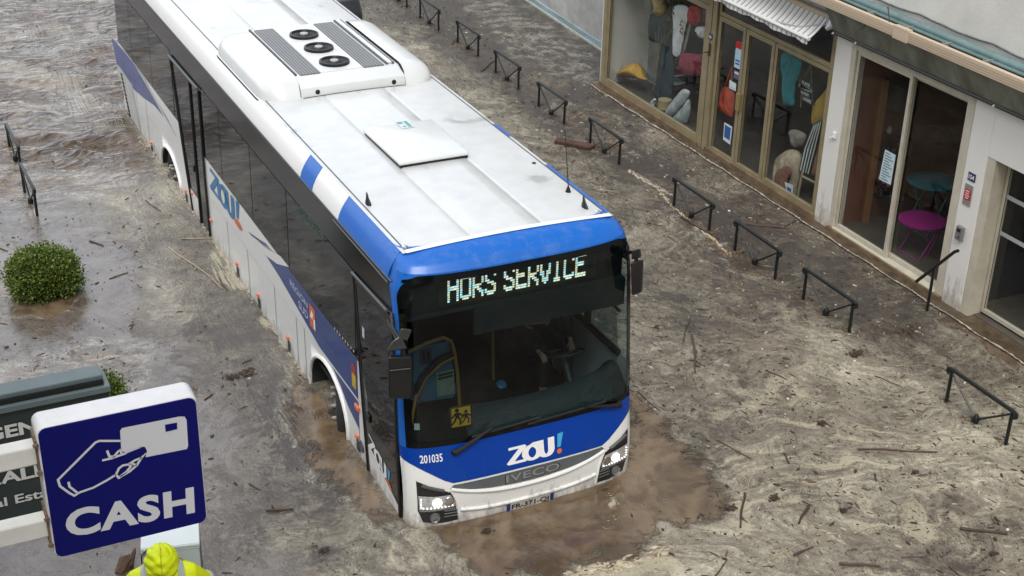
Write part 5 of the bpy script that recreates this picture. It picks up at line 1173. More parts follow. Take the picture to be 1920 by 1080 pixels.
for k in range(4): mb.tube([Vector(onx(*c6(*p), XF+.24-.035))-c for p in ((1045+11*k, 606-6*k), (1003+14*k, 715+3*k), (980+12*k, 822+5*k))], .011, 4)
mb.build('stripe', cl('cloth_white', (0, 0, 0)), stp)
hang('brown_fabric', 'plain brown fabric hanging behind the striped towel', 'fabric', cl('cloth_brown', (.28, .15, .09)), [c6(*p) for p in ((1085, 600), (1105, 580), (1100, 800), (1050, 850), (1030, 830), (1060, 700))], XF+.3, .07)
hang('woven_basket', 'pale woven basket bag with a brown scarf on the window floor', 'basket', mat('woven_straw', (.42, .34, .24), .85, var=.4, vscale=18, bump=.6, bscale=40), [c6(*p) for p in ((870, 760), (920, 722), (965, 730), (985, 790), (965, 900), (945, 965), (880, 930), (855, 850))], XF+.26, .3)
hang('brown_scarf', 'brown and red fringed scarf draped over the pale woven basket', 'scarf', cl('scarf_brown', (.20, .08, .06)), [c6(*p) for p in ((875, 815), (920, 800), (940, 830), (915, 860), (905, 940), (860, 905), (855, 850))], XF+.10, .06)
hang('pale_scarf', 'crumpled pale scarf above the woven basket in the right window', 'scarf', cl('scarf_pale', (.26, .22, .20)), [c6(*p) for p in ((930, 630), (960, 625), (1005, 650), (990, 700), (950, 710), (935, 670))], XF+.3, .15)
notice('price_card', 'white price card with blue print in front of the woven basket', [c6(*p) for p in ((903, 878), (943, 892), (940, 968), (912, 925))], XF+.08, PAPER, 'card', ((.25, .3, .8, .7, INKB),))
rk = thing('wooden_rack', 'pale wooden rack with two rungs at the right end of the bronze window', 'rack', Vector((XF+.2, 4.6, .1)))
c = Vector(rk.location); mb = MB(); pr2 = lambda *p: Vector(onx(*c6(*p), XF+.2))-c
mb.tube([pr2(985, 848), pr2(1060, 885)], .018, 6); mb.tube([pr2(965, 955), pr2(1038, 995)], .018, 6); mb.build('rung', mat('rack_wood', (.34, .27, .18), .6), rk)
mb = MB(); mb.tube([pr2(990, 830), pr2(960, 975)], .02, 6); mb.tube([pr2(1065, 860), pr2(1040, 1000)], .02, 6); mb.build('upright', mat('rack_wood', (0, 0, 0)), rk)
# cafe room: wooden panel, shelves with jars, framed picture, menu, folding tables
e3 = lambda a, b: (1580+a/2.298, 90+b/2.298)
WOOD = mat('varnished_wood', (.20, .08, .032), .4, var=.4, vscale=2, stretch=(3, 3, .4))
wp = thing('wooden_post', 'tall reddish wooden post inside the left ivory sliding door', 'post', (XF+.6, float(onx(1604, 350, XF+.6)[1]), 0)); MB().span((-.04, -.30, .03), (.04, .10, 2.2)).build('plank', WOOD, wp, bevel=.01)
MB().span((-.05, -.34, .03), (.05, -.305, 2.2)).build('trim', mat('wood_light', (.28, .13, .06), .45), wp)
fp_ = thing('framed_picture', 'small white framed picture on the brown cafe wall', 'picture', Vector(onx(*e3(103, 197), XF+.75)))
mb = MB(); mb.span((-.02, -.12, -.15), (.0, .12, .15)); mb.build('frame', mat('frame_pale', (.33, .29, .26), .5), fp_); mb = MB(); mb.span((-.025, -.075, -.10), (-.021, .075, .10)); mb.build('image', mat('image_grey', (.14, .13, .12), .5, var=.5, vscale=20), fp_)
cb = thing('wall_cabinet', 'open wooden wall box with dark shelves high in the cafe', 'cabinet', Vector(onx(*e3(215, 195), XF+.8))); MB().span((-.15, .28, -.20), (.15, .46, .20)).build('side_panel', mat('panel_tan', (.30, .17, .08), .5), cb); MB().span((-.12, -.35, -.20), (.15, .27, .20)).build('carcass', DARKIN, cb)
for k, (a, b) in enumerate(((195, 335), (190, 420), (150, 540), (160, 600))):
    sh = thing('wall_shelf', ['top dark shelf of jars in the cafe behind the glass', 'second dark shelf of jars below the top one', 'third dark shelf holding pink tins', 'lowest dark shelf of bottles near the floor'][k], 'shelf', Vector(onx(*e3(a, b), XF+.9)))
    MB().span((-.12, -.40, -.09), (.12, .34, -.07)).build('board', DARKIN, sh); 
    mb = MB()
    for j in range(6):
        if rng.random() < .9: mb.lathe([(.035, 0), (.04, .02), (.04, .075), (.025, .09), (.03, .1)], (-.04, -.32+.115*j, -.07), n=10)
    jl = mb.build('jars', mat(['jar_grey', 'jar_dark', 'jar_pink', 'jar_dark2'][k], [(.34, .33, .31), (.06, .06, .06), (.36, .17, .17), (.07, .06, .06)][k], .25), sh, True); jl['kind'] = 'stuff'
notice('menu', 'pale blue printed menu sheet taped to the left ivory sliding door', [e3(*p) for p in ((183, 437), (228, 462), (206, 590), (156, 565))], XF+.035, mat('paper_menu', (.46, .60, .64), .6), 'menu', tuple((.12, .06+.085*k, .55+.35*((k*7) % 3)/2, .09+.085*k, INKG) for k in range(11)))
def table(name, label, cat, px, py, x, z, m, rad):
    c = Vector(onx(px, py, x)); k = c.z; t = thing(name, label, cat, (c.x, c.y, .03), None); h_ = k-.03
    MB().lathe([(rad*.98, h_-.02), (rad, h_-.01), (rad, h_), (rad*.96, h_+.004)], (0, 0, 0), n=36).build('tabletop', m, t, True)
    for s_ in (-1, 1):
        for q_ in (-1, 1):
            mb = MB(); mb.tube([(q_*rad*.5, s_*rad*.62, h_-.02), (-q_*rad*.45, s_*rad*.62, 0)], .011, 6); mb.build('leg', m, t, True)
    mb = MB(); mb.tube([(-rad*.45, -rad*.62, .0), (-rad*.45, rad*.62, 0)], .01, 6); mb.build('crossbar', m, t); return t
MAG = mat('magenta_metal', (.26, .014, .15), .4); TURQ = mat('turquoise_metal', (.03, .16, .19), .4)
table('folding_table', 'round magenta folding table standing inside the ivory sliding door', 'table', *e3(345, 740), XF+.62, 0, MAG, .33)
table('folding_table', 'round turquoise folding table behind the magenta one', 'table', *e3(388, 572), XF+1.25, 0, TURQ, .36)
ch = thing('folding_chair', 'magenta folding chair beside the magenta table', 'chair', Vector((XF+.95, 2.55, .03)))
MB().span((-.2, -.2, .43), (.2, .2, .45)).build('seat', MAG, ch, bevel=.01); mb = MB()
for k in range(3): mb.span((.19, -.2, .62+.1*k), (.205, .2, .69+.1*k))
mb.build('backrest', MAG, ch)
for s_ in (-1, 1): mb = MB(); mb.tube([(-.22, s_*.21, 0), (.2, s_*.21, .9)], .011, 6); mb.build('leg', MAG, ch); mb = MB(); mb.tube([(.22, s_*.19, 0), (-.18, s_*.19, .44)], .011, 6); mb.build('leg', MAG, ch)

# ------------------------------------------------------------------ street barriers
BARM = mat('barrier_green', (.006, .010, .0085), .38, var=.3, vscale=12)
def make_barrier(label, loc, rz, L=.97, h=.43):
    t = thing('street_barrier', label, 'barrier', loc, 'street barriers standing in the flood', rz)
    l2 = L/2; mb = MB()
    rail = [(0, -l2-.03, h-.07), (0, -l2-.065, h-.045), (0, -l2-.06, h-.01), (0, -l2-.02, h), (0, l2+.02, h), (0, l2+.06, h-.01), (0, l2+.065, h-.045), (0, l2+.03, h-.07)]
    mb.tube(rail, .024, 8); mb.build('rail', BARM, t, True)
    for s in (-1, 1): mb = MB(); mb.tube([(0, s*l2, -.4), (0, s*l2, h)], .021, 8); mb.build('post', BARM, t, True)
    for s in (-1, 1): mb = MB(); mb.tube([(0, s*(l2-.02), h-.05), (0, s*.02, .055)], .0125, 6); mb.build('brace', BARM, t, True)
    mb = MB(); mb.lathe([(.0, -.07), (.035, -.05), (.042, 0), (.034, .04), (.015, .065)], (0, 0, .04), n=12); mb.build('boss', BARM, t, True); return t
first = make_barrier('black street barrier nearest the camera, alone beside the right edge of the flood', (5.30, -.88, 0), 0)
def copy_tree(o, par=None):
    c = o.copy(); COL.objects.link(c); c.parent = par
    for ch in list(o.children): copy_tree(ch, c)
    return c
kids = list(first.children)
bars = [(5.305, 1.91, 'black street barrier in front of the ivory sliding doors, second from the right'), (5.30, 3.515, 'black street barrier level with the left white pillar, before a floating branch'),
        (5.32, 5.185, 'black street barrier opposite the bronze door, over a dark sunken plank'), (5.37, 7.91, 'black street barrier just beyond the thick floating plank'), (5.38, 9.83, 'black street barrier opposite the left corner of the bronze window'),
        (5.445, 11.755, 'black street barrier with a stick leaning against its far post'), (5.545, 13.74, 'black street barrier level with the front corner of the roof air conditioner'),
        (5.50, 15.58, 'black street barrier second from the top edge of the picture'), (5.52, 17.35, 'farthest black street barrier, of which only a post shows at the top edge')]
for x, y, lab in bars:
    t = copy_tree(first); t.location = (x, y, 0); t['label'] = lab
for x, y, lab in ((-3.385, 9.40, 'dark green barrier behind the round shrub, the nearer of two seen end on'), (-3.335, 11.17, 'dark green barrier farther behind the round shrub, seen end on')):
    t = copy_tree(first); t.location = (x, y, 0); t.rotation_euler = (0, 0, R(1.5)); t['label'] = lab

# ------------------------------------------------------------------ shrubs
def leaf_material(name, c1_, c2_):
    m = mat(name, c1_, .55); nt = m.node_tree; b = nt.nodes['Principled BSDF']
    g = nt.nodes.new('ShaderNodeNewGeometry'); r = nt.nodes.new('ShaderNodeValToRGB'); r.color_ramp.elements[0].color = (*c1_, 1); r.color_ramp.elements[1].color = (*c2_, 1)
    nt.links.new(g.outputs['Random Per Island'], r.inputs[0]); nt.links.new(r.outputs[0], b.inputs['Base Color']); return m
LEAF = leaf_material('shrub_leaf', (.028, .062, .008), (.155, .205, .034))
def shrub(label, c, rx, rz_, n, seed):
    t = thing('round_shrub', label, 'shrub', c); g = np.random.default_rng(seed)
    # clumps on a squashed ball, each a burst of small leaves
    V = []; F = []
    K = n//26; k = np.arange(K)+.5; ph = np.arccos(1-1.55*k/K); th_ = math.pi*(1+5**.5)*k
    for a, b in zip(ph, th_):
        d = Vector((math.sin(a)*math.cos(b), math.sin(a)*math.sin(b), math.cos(a))); rr = 1+g.normal(0, .05)+.15*(vnoise(np.array(d.x*3.2+9), np.array(d.y*3.2+d.z*2.3+seed*7.))-.5)*2+.05*math.sin(3*b+seed)
        p = Vector((d.x*rx*float(rr), d.y*rx*float(rr), rz_*.42+d.z*rz_*.60*float(rr))); up = (d+Vector((0, 0, .45))).normalized(); cs = .6+.8*g.random()
        for j in range(26):
            o = Vector(g.normal(0, .045*cs, 3)); dd = (up+Vector(g.normal(0, .55, 3))).normalized(); s_ = (.018+.018*g.random())*1.1
            w = dd.orthogonal().normalized(); w.rotate(Matrix.Rotation(g.random()*6.28, 3, dd)); q = p+o-d*.02
            i = len(V); V += [q, q+dd*s_*.5+w*s_*.42, q+dd*s_*1.1, q+dd*s_*.5-w*s_*.42]; F.append((i, i+1, i+2, i+3))
    mb = MB(); mb.v = [tuple(v) for v in V]; mb.f = F; mb.build('foliage', LEAF, t, recalc=False)
    mb = MB()
    for j in range(14): w = j*2.4; mb.tube([(0, 0, -.3), (rx*.4*math.cos(w), rx*.4*math.sin(w), rz_*.3), (rx*.78*math.cos(w), rx*.78*math.sin(w), rz_*(.45+.3*math.sin(j)))], [.03, .018, .008], 5)
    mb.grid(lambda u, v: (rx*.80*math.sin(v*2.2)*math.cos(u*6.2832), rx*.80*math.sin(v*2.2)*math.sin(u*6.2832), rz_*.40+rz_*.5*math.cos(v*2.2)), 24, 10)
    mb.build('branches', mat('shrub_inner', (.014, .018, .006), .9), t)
C_ = Vector(onz(82, 568)); sr = .5*(Vector(onz(155, 535))-Vector(onz(6, 542))).length
shrub('round clipped green shrub standing in the flood beside the bus', C_+Vector((.08, .36, 0)), sr*.82, .52, 17000, 3)
shrub('small green shrub mostly hidden behind the two signs', Vector(onz(196, 757)), .20, .30, 3200, 5)

# ------------------------------------------------------------------ cash sign on its bracket, estate agency fascia sign
YS = -5.4
cs_ = thing('cash_sign', 'dark blue CASH sign with a white hand and card on a white bracket', 'sign', (-4.70, YS, 4.9))
S0 = Vector(cs_.location)
def shear(mb): return mb
W0, W1, Z0, Z1 = -5.045, -4.348, 4.553, 5.245; DPT = .11
lx = lambda a, b, off=0.: Vector((W0+(W1-W0)*a, YS-off, Z0+(Z1-Z0)*b))-S0
def solid(poly, y0, y1, name, m, par, bevel=0):
    mb = MB(); mb.sheet(poly, lambda a, b: lx(a, b, y0), fn2=lambda a, b: lx(a, b, y1)); return mb.build(name, m, par, bevel=bevel, seg=3)
NAVYS = mat('sign_navy', (.003, .004, .098), .4, spec=.2); SW = mat('sign_white', (.60, .61, .62), .4, var=.12, vscale=5); SPR = mat('sign_print', (.50, .51, .54), .45)
solid(rrect(0, 0, 1, 1, .055), -.14, 0., 'housing', SW, cs_, .012)
face = solid(rrect(.012, .012, .988, .988, .05), -.001, .006, 'face', NAVYS, cs_)
# photo coordinates inside the sign face
O2 = np.array(c5(168, 335)); Uv = np.array(c5(990, 180))-O2; Vv = np.array(c5(290, 970))-O2
def sp(a, b):
    q_ = ony(*c5(a, b), YS); return ((q_[0]-W0)/(W1-W0), (q_[2]-Z0)/(Z1-Z0))
fsn = lambda a, b: lx(a, b, .0085)
fsn2 = lambda a, b: lx(a, b, .011)
def strokes(name, lines, w, m, par, f=fsn):
    mb = MB()
    for L_ in lines: mb.ribbon(L_, w, f)
    return mb.build(name, m, par)
card = [sp(*p) for p in ((606, 340), (616, 326), (905, 268), (932, 268), (942, 285), (950, 415), (944, 432), (735, 474), (742, 440), (730, 420), (700, 424), (632, 450), (612, 440))]
mb = MB(); mb.sheet(card, fsn); cd = mb.build('card', SPR, face)
mb = MB(); mb.sheet([sp(*p) for p in ((832, 308), (893, 297), (894, 330), (836, 344))], fsn2); mb.build('card_chip', NAVYS, cd)
hand = [[sp(*p) for p in ((612, 391), (500, 391), (480, 400), (292, 588), (302, 620), (350, 655), (375, 668), (400, 652), (470, 628), (540, 590), (585, 562))],
        [sp(*p) for p in ((345, 598), (350, 622), (388, 652))], [sp(*p) for p in ((515, 490), (560, 480), (640, 452), (712, 424))], [sp(*p) for p in ((540, 440), (552, 470), (575, 470), (600, 440))], [sp(*p) for p in ((607, 432), (613, 455))],
        [sp(*p) for p in ((735, 452), (715, 475), (690, 515), (655, 545), (600, 578), (585, 562), (600, 530), (620, 515), (650, 510), (660, 520), (640, 545), (605, 572))], [sp(*p) for p in ((650, 508), (680, 490), (715, 475))], [sp(*p) for p in ((665, 505), (690, 515))]]
strokes('hand_outline', hand, .0155, SPR, face)
mb = MB(); th2 = [sp(*p) for p in ((640, 452), (712, 424), (732, 428), (738, 445), (720, 462), (650, 490), (600, 500))]; mb.sheet(th2, fsn2); mb.build('thumb', NAVYS, face)
mb = MB(); v, f = fit_text('CASH', 1, 1, .04, 1.1)
qa = [np.array(sp(*p)) for p in ((335, 885), (985, 755), (978, 622), (326, 745))]
mb.add([fsn(*((qa[0]*(1-(x+.5))+qa[1]*(x+.5))*(1-(y+.5))+(qa[3]*(1-(x+.5))+qa[2]*(x+.5))*(y+.5))) for x, y in v], f); mb.build('lettering', SPR, face)
for (pa, pb) in (((170, 392), (172, 505)), ((232, 765), (246, 860))):
    A_ = Vector(ony(*c5(*pa), YS+.07))-S0; B_ = Vector(ony(*c5(*pb), YS+.07))-S0; z0, z1 = sorted((A_.z, B_.z)); zm = (z0+z1)/2
    mb = MB(); mb.span((-2.29, .03, zm-.048), (W0-S0.x+.01, .11, zm+.048)); ar = mb.build('bracket_arm', mat('bracket_white', (.62, .62, .58), .45, var=.15, vscale=4), cs_, bevel=.008)
    mb = MB(); mb.span((W0-S0.x-.010, .01, zm-.085), (W0-S0.x+.004, .13, zm+.085))
    for z in (-.07, .07): mb.lathe([(.014, 0), (.010, .012)], (W0-S0.x-.008, .0, zm+z), (0, -1, 0), 6)
    mb.build('flange', mat('rusty_flange', (.16, .11, .07), .7, var=.6, vscale=25), ar)
YA = -3.5
ag = thing('agency_sign', 'dark grey green agency fascia sign with raised white letters behind the cash sign', 'sign', (-4.9, YA, 3.9))
A0 = Vector(ag.location); DG = mat('agency_green', (.026, .037, .036), .4, var=.1, vscale=3); AGT = mat('agency_trim', (.10, .135, .14), .4, var=.15, vscale=5)
q_ = lambda a, b, y=YA: Vector(ony(*c5(a, b), y))-A0
R_ = q_(545, 120).x; L0 = -2.06; zt = q_(540, 140).z; zm_ = q_(535, 108).z; zu = q_(515, 66).z; zb = q_(230, 790).z
MB().span((L0, 0, zb-.12), (R_, .16, zt)).build('board', DG, ag, bevel=.004)
mb = MB(); mb.span((L0, -.03, zt+.001), (R_+.012, .17, zm_)); mb.span((L0, .01, zm_+.001), (R_-.02, .14, zu)); mb.build('coping', AGT, ag, bevel=.006)
MB().span((L0, -.006, zm_+.002), (R_-.02, .0085, zm_+(zu-zm_)*.55)).build('shadow_gap', BLACK, ag)
def ag_text(s_, xr_, zc_, h, w, bold):
    mb = MB(); v, f = fit_text(s_, w, h, bold)
    mb.add([(xr_-w/2+x, -.010, zc_+y) for x, y in v], f); mb.build('lettering', mat('agency_letter', (.55, .57, .56), .4), ag)
z1_ = q_(80, 335); ag_text('AGEN', q_(190, 320).x, z1_.z, .085, .40, .035)
z2_ = q_(110, 560); ag_text('GENERALE', q_(240, 545).x, z2_.z, .082, .74, .035)
z3_ = q_(110, 680); ag_text('Real Estate', q_(330, 650).x, z3_.z, .060, .52, .02)
ww = thing('street_facade', 'plain pale facade carrying the white bracket arms of the cash sign', 'building', (-7.0, -4, 0))
MB().span((-.3, -6, -.4), (.06, 4.2, 9)).build('wall', CREAM, ww)

# ------------------------------------------------------------------ fridge and the person in the yellow rain jacket
zf = .80
fl = Vector(onz(264, 1028, zf)); frr = Vector(onz(373.5, 1016, zf)); ex = (frr-fl).normalized(); wid = (frr-fl).length; ey = Vector((-ex.y, ex.x, 0)); dep = .42
fr = thing('fridge', 'white under counter fridge standing in the flood before the person in yellow', 'fridge', (fl.x, fl.y, 0)); FO = Vector((fl.x, fl.y, 0))
fb = lambda x0, x1, y0, y1, z0, z1: [ex*a+ey*b+Vector((0, 0, c)) for c in (z0, z1) for a, b in ((x0, y0), (x1, y0), (x1, y1), (x0, y1))]
FW = mat('fridge_white', (.56, .62, .63), .3, coat=.2, var=.06, vscale=3); FGY = mat('fridge_side', (.16, .165, .16), .5, var=.3, vscale=6)
MB().hexa(fb(0, wid, .05, dep, -.35, zf-.045)).build('cabinet', FGY, fr, bevel=.006)
MB().hexa(fb(.006, wid-.004, -.0, .046, -.35, zf-.062)).build('door', mat('fridge_door', (.40, .45, .46), .3, coat=.2), fr, bevel=.008, seg=3)
MB().hexa(fb(-.004, wid+.004, -.006, dep+.004, zf-.042, zf)).build('worktop', FW, fr, bevel=.010, seg=3)
mb = MB(); mb.hexa(fb(0, wid, -.012, -.003, zf-.035, zf-.012)); mb.hexa(fb(0, wid, -.006, .03, zf-.060, zf-.046)); mb.build('trim', FW, fr, bevel=.003)
mb = MB(); mb.tube([FO*0+ex*.06+ey*-.01+Vector((0, 0, zf-.01)), ex*.0+ey*-.03+Vector((0, 0, zf-.06)), ex*-.02+ey*.0+Vector((0, 0, .35)), ex*-.03+ey*.02+Vector((0, 0, -.05))], .006, 6); mb.build('cable', BLACK, fr, True)
def skin_mesh(name, nodes, edges, m, parent=None, sub=2, root=0):
    me = bpy.data.meshes.new(name); me.from_pydata([n[0] for n in nodes], edges, []); o = bpy.data.objects.new(name, me); COL.objects.link(o)
    sk_ = o.modifiers.new('skin', 'SKIN'); sk_.use_smooth_shade = True; me.skin_vertices[0].data[0].use_root = False; me.skin_vertices[0].data[root].use_root = True
    for i, n in enumerate(nodes): r = n[1]; me.skin_vertices[0].data[i].radius = r if isinstance(r, tuple) else (r, r)
    s_ = o.modifiers.new('sub', 'SUBSURF'); s_.levels = sub; s_.render_levels = sub
    dg = bpy.context.evaluated_depsgraph_get(); m2 = bpy.data.meshes.new_from_object(o.evaluated_get(dg)); o.modifiers.clear(); o.data = m2; bpy.data.meshes.remove(me)
    m2.materials.clear(); m2.materials.append(m)
    for p in m2.polygons: p.use_smooth = True
    if parent: o.parent = parent
    return o
SKIN = mat('skin_tone', (.50, .28, .18), .55, var=.12, vscale=20)
HIVIS = mat('hi_vis_yellow', (.62, .72, .0), .55, var=.16, vscale=9, bump=.5, bscale=9); REFL = mat('reflective_grey', (.36, .37, .37), .4)
ph = Vector(ony(304, 1068, -1.42))              # middle of the hood
pw = thing('person', 'person in a hooded yellow rain jacket with grey reflective bands holding the fridge', 'person', (ph.x, ph.y, ph.z-1.62)); PO = Vector(pw.location)
f_ = Vector((.20, .98, 0)).normalized(); r_ = Vector((f_.y, -f_.x, 0))
L3 = lambda a, b, c: r_*a+f_*b+Vector((0, 0, c))
nodes = [(L3(0, 0, .92), (.17, .13)), (L3(0, .02, 1.10), (.155, .12)), (L3(0, .05, 1.30), (.19, .13)), (L3(0, .06, 1.42), (.12, .10)), (L3(0, .075, 1.50), .062), (L3(0, .09, 1.57), .075), (L3(0, .10, 1.655), (.085, .10)), (L3(0, .09, 1.73), .055)]
edges = [(i, i+1) for i in range(7)]
for s in (-1, 1):
    k = len(nodes); nodes += [(L3(s*.09, 0, .86), .10), (L3(s*.11, .04, .48), .065), (L3(s*.11, -.02, .08), .045), (L3(s*.12, .12, .03), .035)]; edges += [(0, k), (k, k+1), (k+1, k+2), (k+2, k+3)]
    k = len(nodes); nodes += [(L3(s*.19, .05, 1.40), .07), (L3(s*.34, .18, 1.19), .048), (L3(s*.25, .42, 1.12), .034), (L3(s*.23, .50, 1.11), (.038, .022))]; edges += [(3, k), (k, k+1), (k+1, k+2), (k+2, k+3)]
    for j in range(4): q = len(nodes); nodes += [(L3(s*(.20+.02*j), .535, 1.105+.002*j), .010), (L3(s*(.195+.022*j), .57, 1.085), .009), (L3(s*(.195+.022*j), .575, 1.055), .0075)]; edges += [(k+3, q), (q, q+1), (q+1, q+2)]
    q = len(nodes); nodes += [(L3(s*.19, .50, 1.10), .012), (L3(s*.175, .53, 1.085), .010)]; edges += [(k+3, q), (q, q+1)]
skin_mesh('body', nodes, edges, SKIN, pw)
nodes = [(L3(0, 0, .78), (.22, .18)), (L3(0, .02, 1.05), (.20, .16)), (L3(0, .05, 1.28), (.235, .17)), (L3(0, .06, 1.43), (.17, .13)), (L3(0, .07, 1.50), (.10, .09))]; edges = [(i, i+1) for i in range(4)]
for s in (-1, 1):
    k = len(nodes); nodes += [(L3(s*.21, .05, 1.41), .10), (L3(s*.30, .10, 1.29), .088), (L3(s*.36, .18, 1.19), .075), (L3(s*.29, .34, 1.14), .064), (L3(s*.25, .43, 1.12), .058)]; edges += [(3, k)]+[(k+i, k+i+1) for i in range(4)]
nodes = [(n_[0]+(Vector((0, 0, .10)) if n_[0].z > 1.1 and i_ > 2 else Vector()), n_[1]) for i_, n_ in enumerate(nodes)]
jk = skin_mesh('jacket', nodes, edges, HIVIS, pw)
hd = MB()
def hood(u, v):
    w = u*2*math.pi; a = v*math.pi*.86; n_ = .010*(abs(math.sin(5.5*a+1.3*math.sin(2*w+.5)))-.5)*min(1, a*1.5)+.004*(abs(math.sin(3.5*w+2.2*a))-.5)*min(1, a)+.004*math.sin(13*a+3*w)*min(1, a)+.006*math.exp(-(math.sin(w-1.57-math.pi)*1.0)**2*30)*(1 if math.cos(w-4.71) > 0 else 0)
    rr = .138+n_+.02*max(0, a-1.5)
    return Vector(L3(0, .075, 1.635))+r_*(rr*math.sin(a)*math.cos(w)*.98)+f_*(rr*1.12*math.sin(a)*math.sin(w))+Vector((0, 0, rr*1.12*math.cos(a)))
hd.grid(hood, 90, 60); hood_o = hd.build('hood', HIVIS, pw, 'all')
mb = MB(); mb.tube([hood(.75, v) for v in np.linspace(.04, .98, 26)], .0045, 5); mb.tube([hood(.25, v) for v in np.linspace(.04, .45, 12)], .0045, 5); mb.tube([hood(u, .97) for u in np.linspace(0, 1, 40)[:-1]], .010, 6, True); mb.build('hood_seam', mat('hi_vis_seam', (.40, .47, .0), .6), hood_o, True)
for s in (-1, 1):
    mb = MB(); c = L3(s*.325, .135, 1.345); d = (L3(s*.36, .18, 1.29)-L3(s*.30, .10, 1.39)).normalized(); mb.lathe([(.090, -.028), (.092, -.025), (.092, .025), (.090, .028)], c, d, 20); mb.build('reflective_band', REFL, pw, True)
    mb = MB(); mb.tube([L3(s*.135, .10, 1.60), L3(s*.145, .0, 1.615), L3(s*.15, -.08, 1.56), L3(s*.15, -.12, 1.42), L3(s*.15, -.14, 1.2)], .030, 6); mb.build('reflective_brace', REFL, pw, True)
mb = MB(); mb.lathe([(.0, .105), (.02, .10), (.02, .09), (.0, .08)], L3(0, .1, 1.64), f_, 10); mb.build('nose', SKIN, pw, True)
mb = MB()
for s in (-1, 1): mb.lathe([(.012, 0), (.008, .006)], L3(s*.032, .197, 1.665), f_, 8)
mb.build('eyes', BLACK, pw)
dwd = thing('driftwood', 'lump of brown driftwood floating beside the fridge', 'driftwood', onz(240, 1066))
mb = MB(); mb.tube([(-.09, -.03, -.02), (0, .05, .05), (.05, .14, .02)], [.05, .075, .03], 7); mb.tube([(.02, .0, .03), (.08, .06, .12), (.1, .1, .13)], [.03, .02, .01], 6); mb.build('wood', mat('driftwood_brown', (.10, .06, .035), .8, var=.5, vscale=20, bump=.5, bscale=25), dwd, True)

# ------------------------------------------------------------------ bus driver
dr_ = thing('person', 'bus driver in a dark grey sweater gripping the steering wheel behind the windscreen', 'person', (SWC.x, 1.45, .92)); DO = Vector(dr_.location)
hl_ = SWC+Vector((-.205, -.05, .03))-DO; hr_ = SWC+Vector((.12, -.02, .05))-DO
hl_ = Vector(ony(1017, 668, SWC.y-.03))-DO; hr_ = Vector(ony(1071, 646, SWC.y+.10))-DO
nodes = [(Vector((0, .05, .05)), (.18, .13)), (Vector((0, .08, .25)), (.16, .12)), (Vector((0, .06, .48)), (.19, .12)), (Vector((0, .04, .60)), (.10, .08)), (Vector((0, .02, .67)), .055), (Vector((0, .0, .76)), .08), (Vector((0, -.01, .84)), (.075, .095)), (Vector((0, 0, .91)), .06)]
edges = [(i, i+1) for i in range(7)]
for s in (-1, 1):
    k = len(nodes); nodes += [(Vector((s*.1, -.05, .03)), .09), (Vector((s*.15, -.45, .05)), .07), (Vector((s*.15, -.5, -.42)), .045), (Vector((s*.15, -.62, -.46)), .04)]; edges += [(0, k)]+[(k+i, k+i+1) for i in range(3)]
    h_ = hl_ if s < 0 else hr_; el = Vector((s*.30, -.10, .24)); k = len(nodes)
    wr = h_+(el-h_).normalized()*.075; nodes += [(Vector((s*.20, .04, .55)), .065), (el, .045), (wr, (.024, .03)), (h_, (.036, .020))]; edges += [(3, k), (k, k+1), (k+1, k+2), (k+2, k+3)]
    dv_ = (h_-el).normalized(); sv = dv_.cross(Vector((0, 0, 1))).normalized()
    for j in range(4): q = len(nodes); b0 = h_+sv*(.012*(j-1.5)*1.3); nodes += [(b0+dv_*.03, .0095), (b0+dv_*.055+Vector((0, 0, -.015)), .0085), (b0+dv_*.05+Vector((0, 0, -.045)), .0075)]; edges += [(k+3, q), (q, q+1), (q+1, q+2)]
    q = len(nodes); nodes += [(h_-sv*s*-.035+dv_*.005, .011), (h_-sv*s*-.045+dv_*.03+Vector((0, 0, -.01)), .009)]; edges += [(k+3, q), (q, q+1)]
skin_mesh('body', nodes, edges, SKIN, dr_)
GREYK = mat('sweater_grey', (.035, .038, .042), .85, var=.3, vscale=8, bump=.3, bscale=20)
nodes = [(Vector((0, .05, .0)), (.20, .15)), (Vector((0, .08, .25)), (.18, .14)), (Vector((0, .06, .47)), (.215, .14)), (Vector((0, .04, .61)), (.12, .10))]; edges = [(0, 1), (1, 2), (2, 3)]
for s in (-1, 1):
    h_ = hl_ if s < 0 else hr_; el = Vector((s*.30, -.10, .24)); wr = h_+(el-h_).normalized()*.085; k = len(nodes)
    nodes += [(Vector((s*.20, .04, .55)), .085), (el, .066), (el.lerp(wr, .6), .052), (wr, .044)]; edges += [(3, k), (k, k+1), (k+1, k+2), (k+2, k+3)]
skin_mesh('sweater', nodes, edges, GREYK, dr_)
nodes = [(Vector((0, .05, .02)), (.19, .14))]; edges = []
for s in (-1, 1): k = len(nodes); nodes += [(Vector((s*.1, -.05, .03)), .10), (Vector((s*.15, -.45, .05)), .08), (Vector((s*.15, -.5, -.38)), .058)]; edges += [(0, k), (k, k+1), (k+1, k+2)]
skin_mesh('trousers', nodes, edges, mat('trousers_dark', (.02, .022, .03), .85), dr_)
mb = MB(); mb.grid(lambda u, v: Vector((0, .012, .85))+Vector((.086*math.sin(v*1.7)*math.cos(u*6.2832), .108*math.sin(v*1.7)*math.sin(u*6.2832)+.02*v, .098*math.cos(v*1.7))), 24, 10); mb.build('hair', mat('hair_brown', (.03, .02, .014), .7, bump=.5, bscale=50), dr_, 'all')
mb = MB(); mb.lathe([(.016, -.02), (.017, .0), (.008, .014)], Vector((0, -.105, .79)), (0, -1, -.2), 10); mb.build('nose', SKIN, dr_, True)
mb = MB()
for s in (-1, 1): mb.lathe([(.013, 0), (.008, .006)], Vector((s*.031, -.095, .83)), (0, -1, 0), 10)
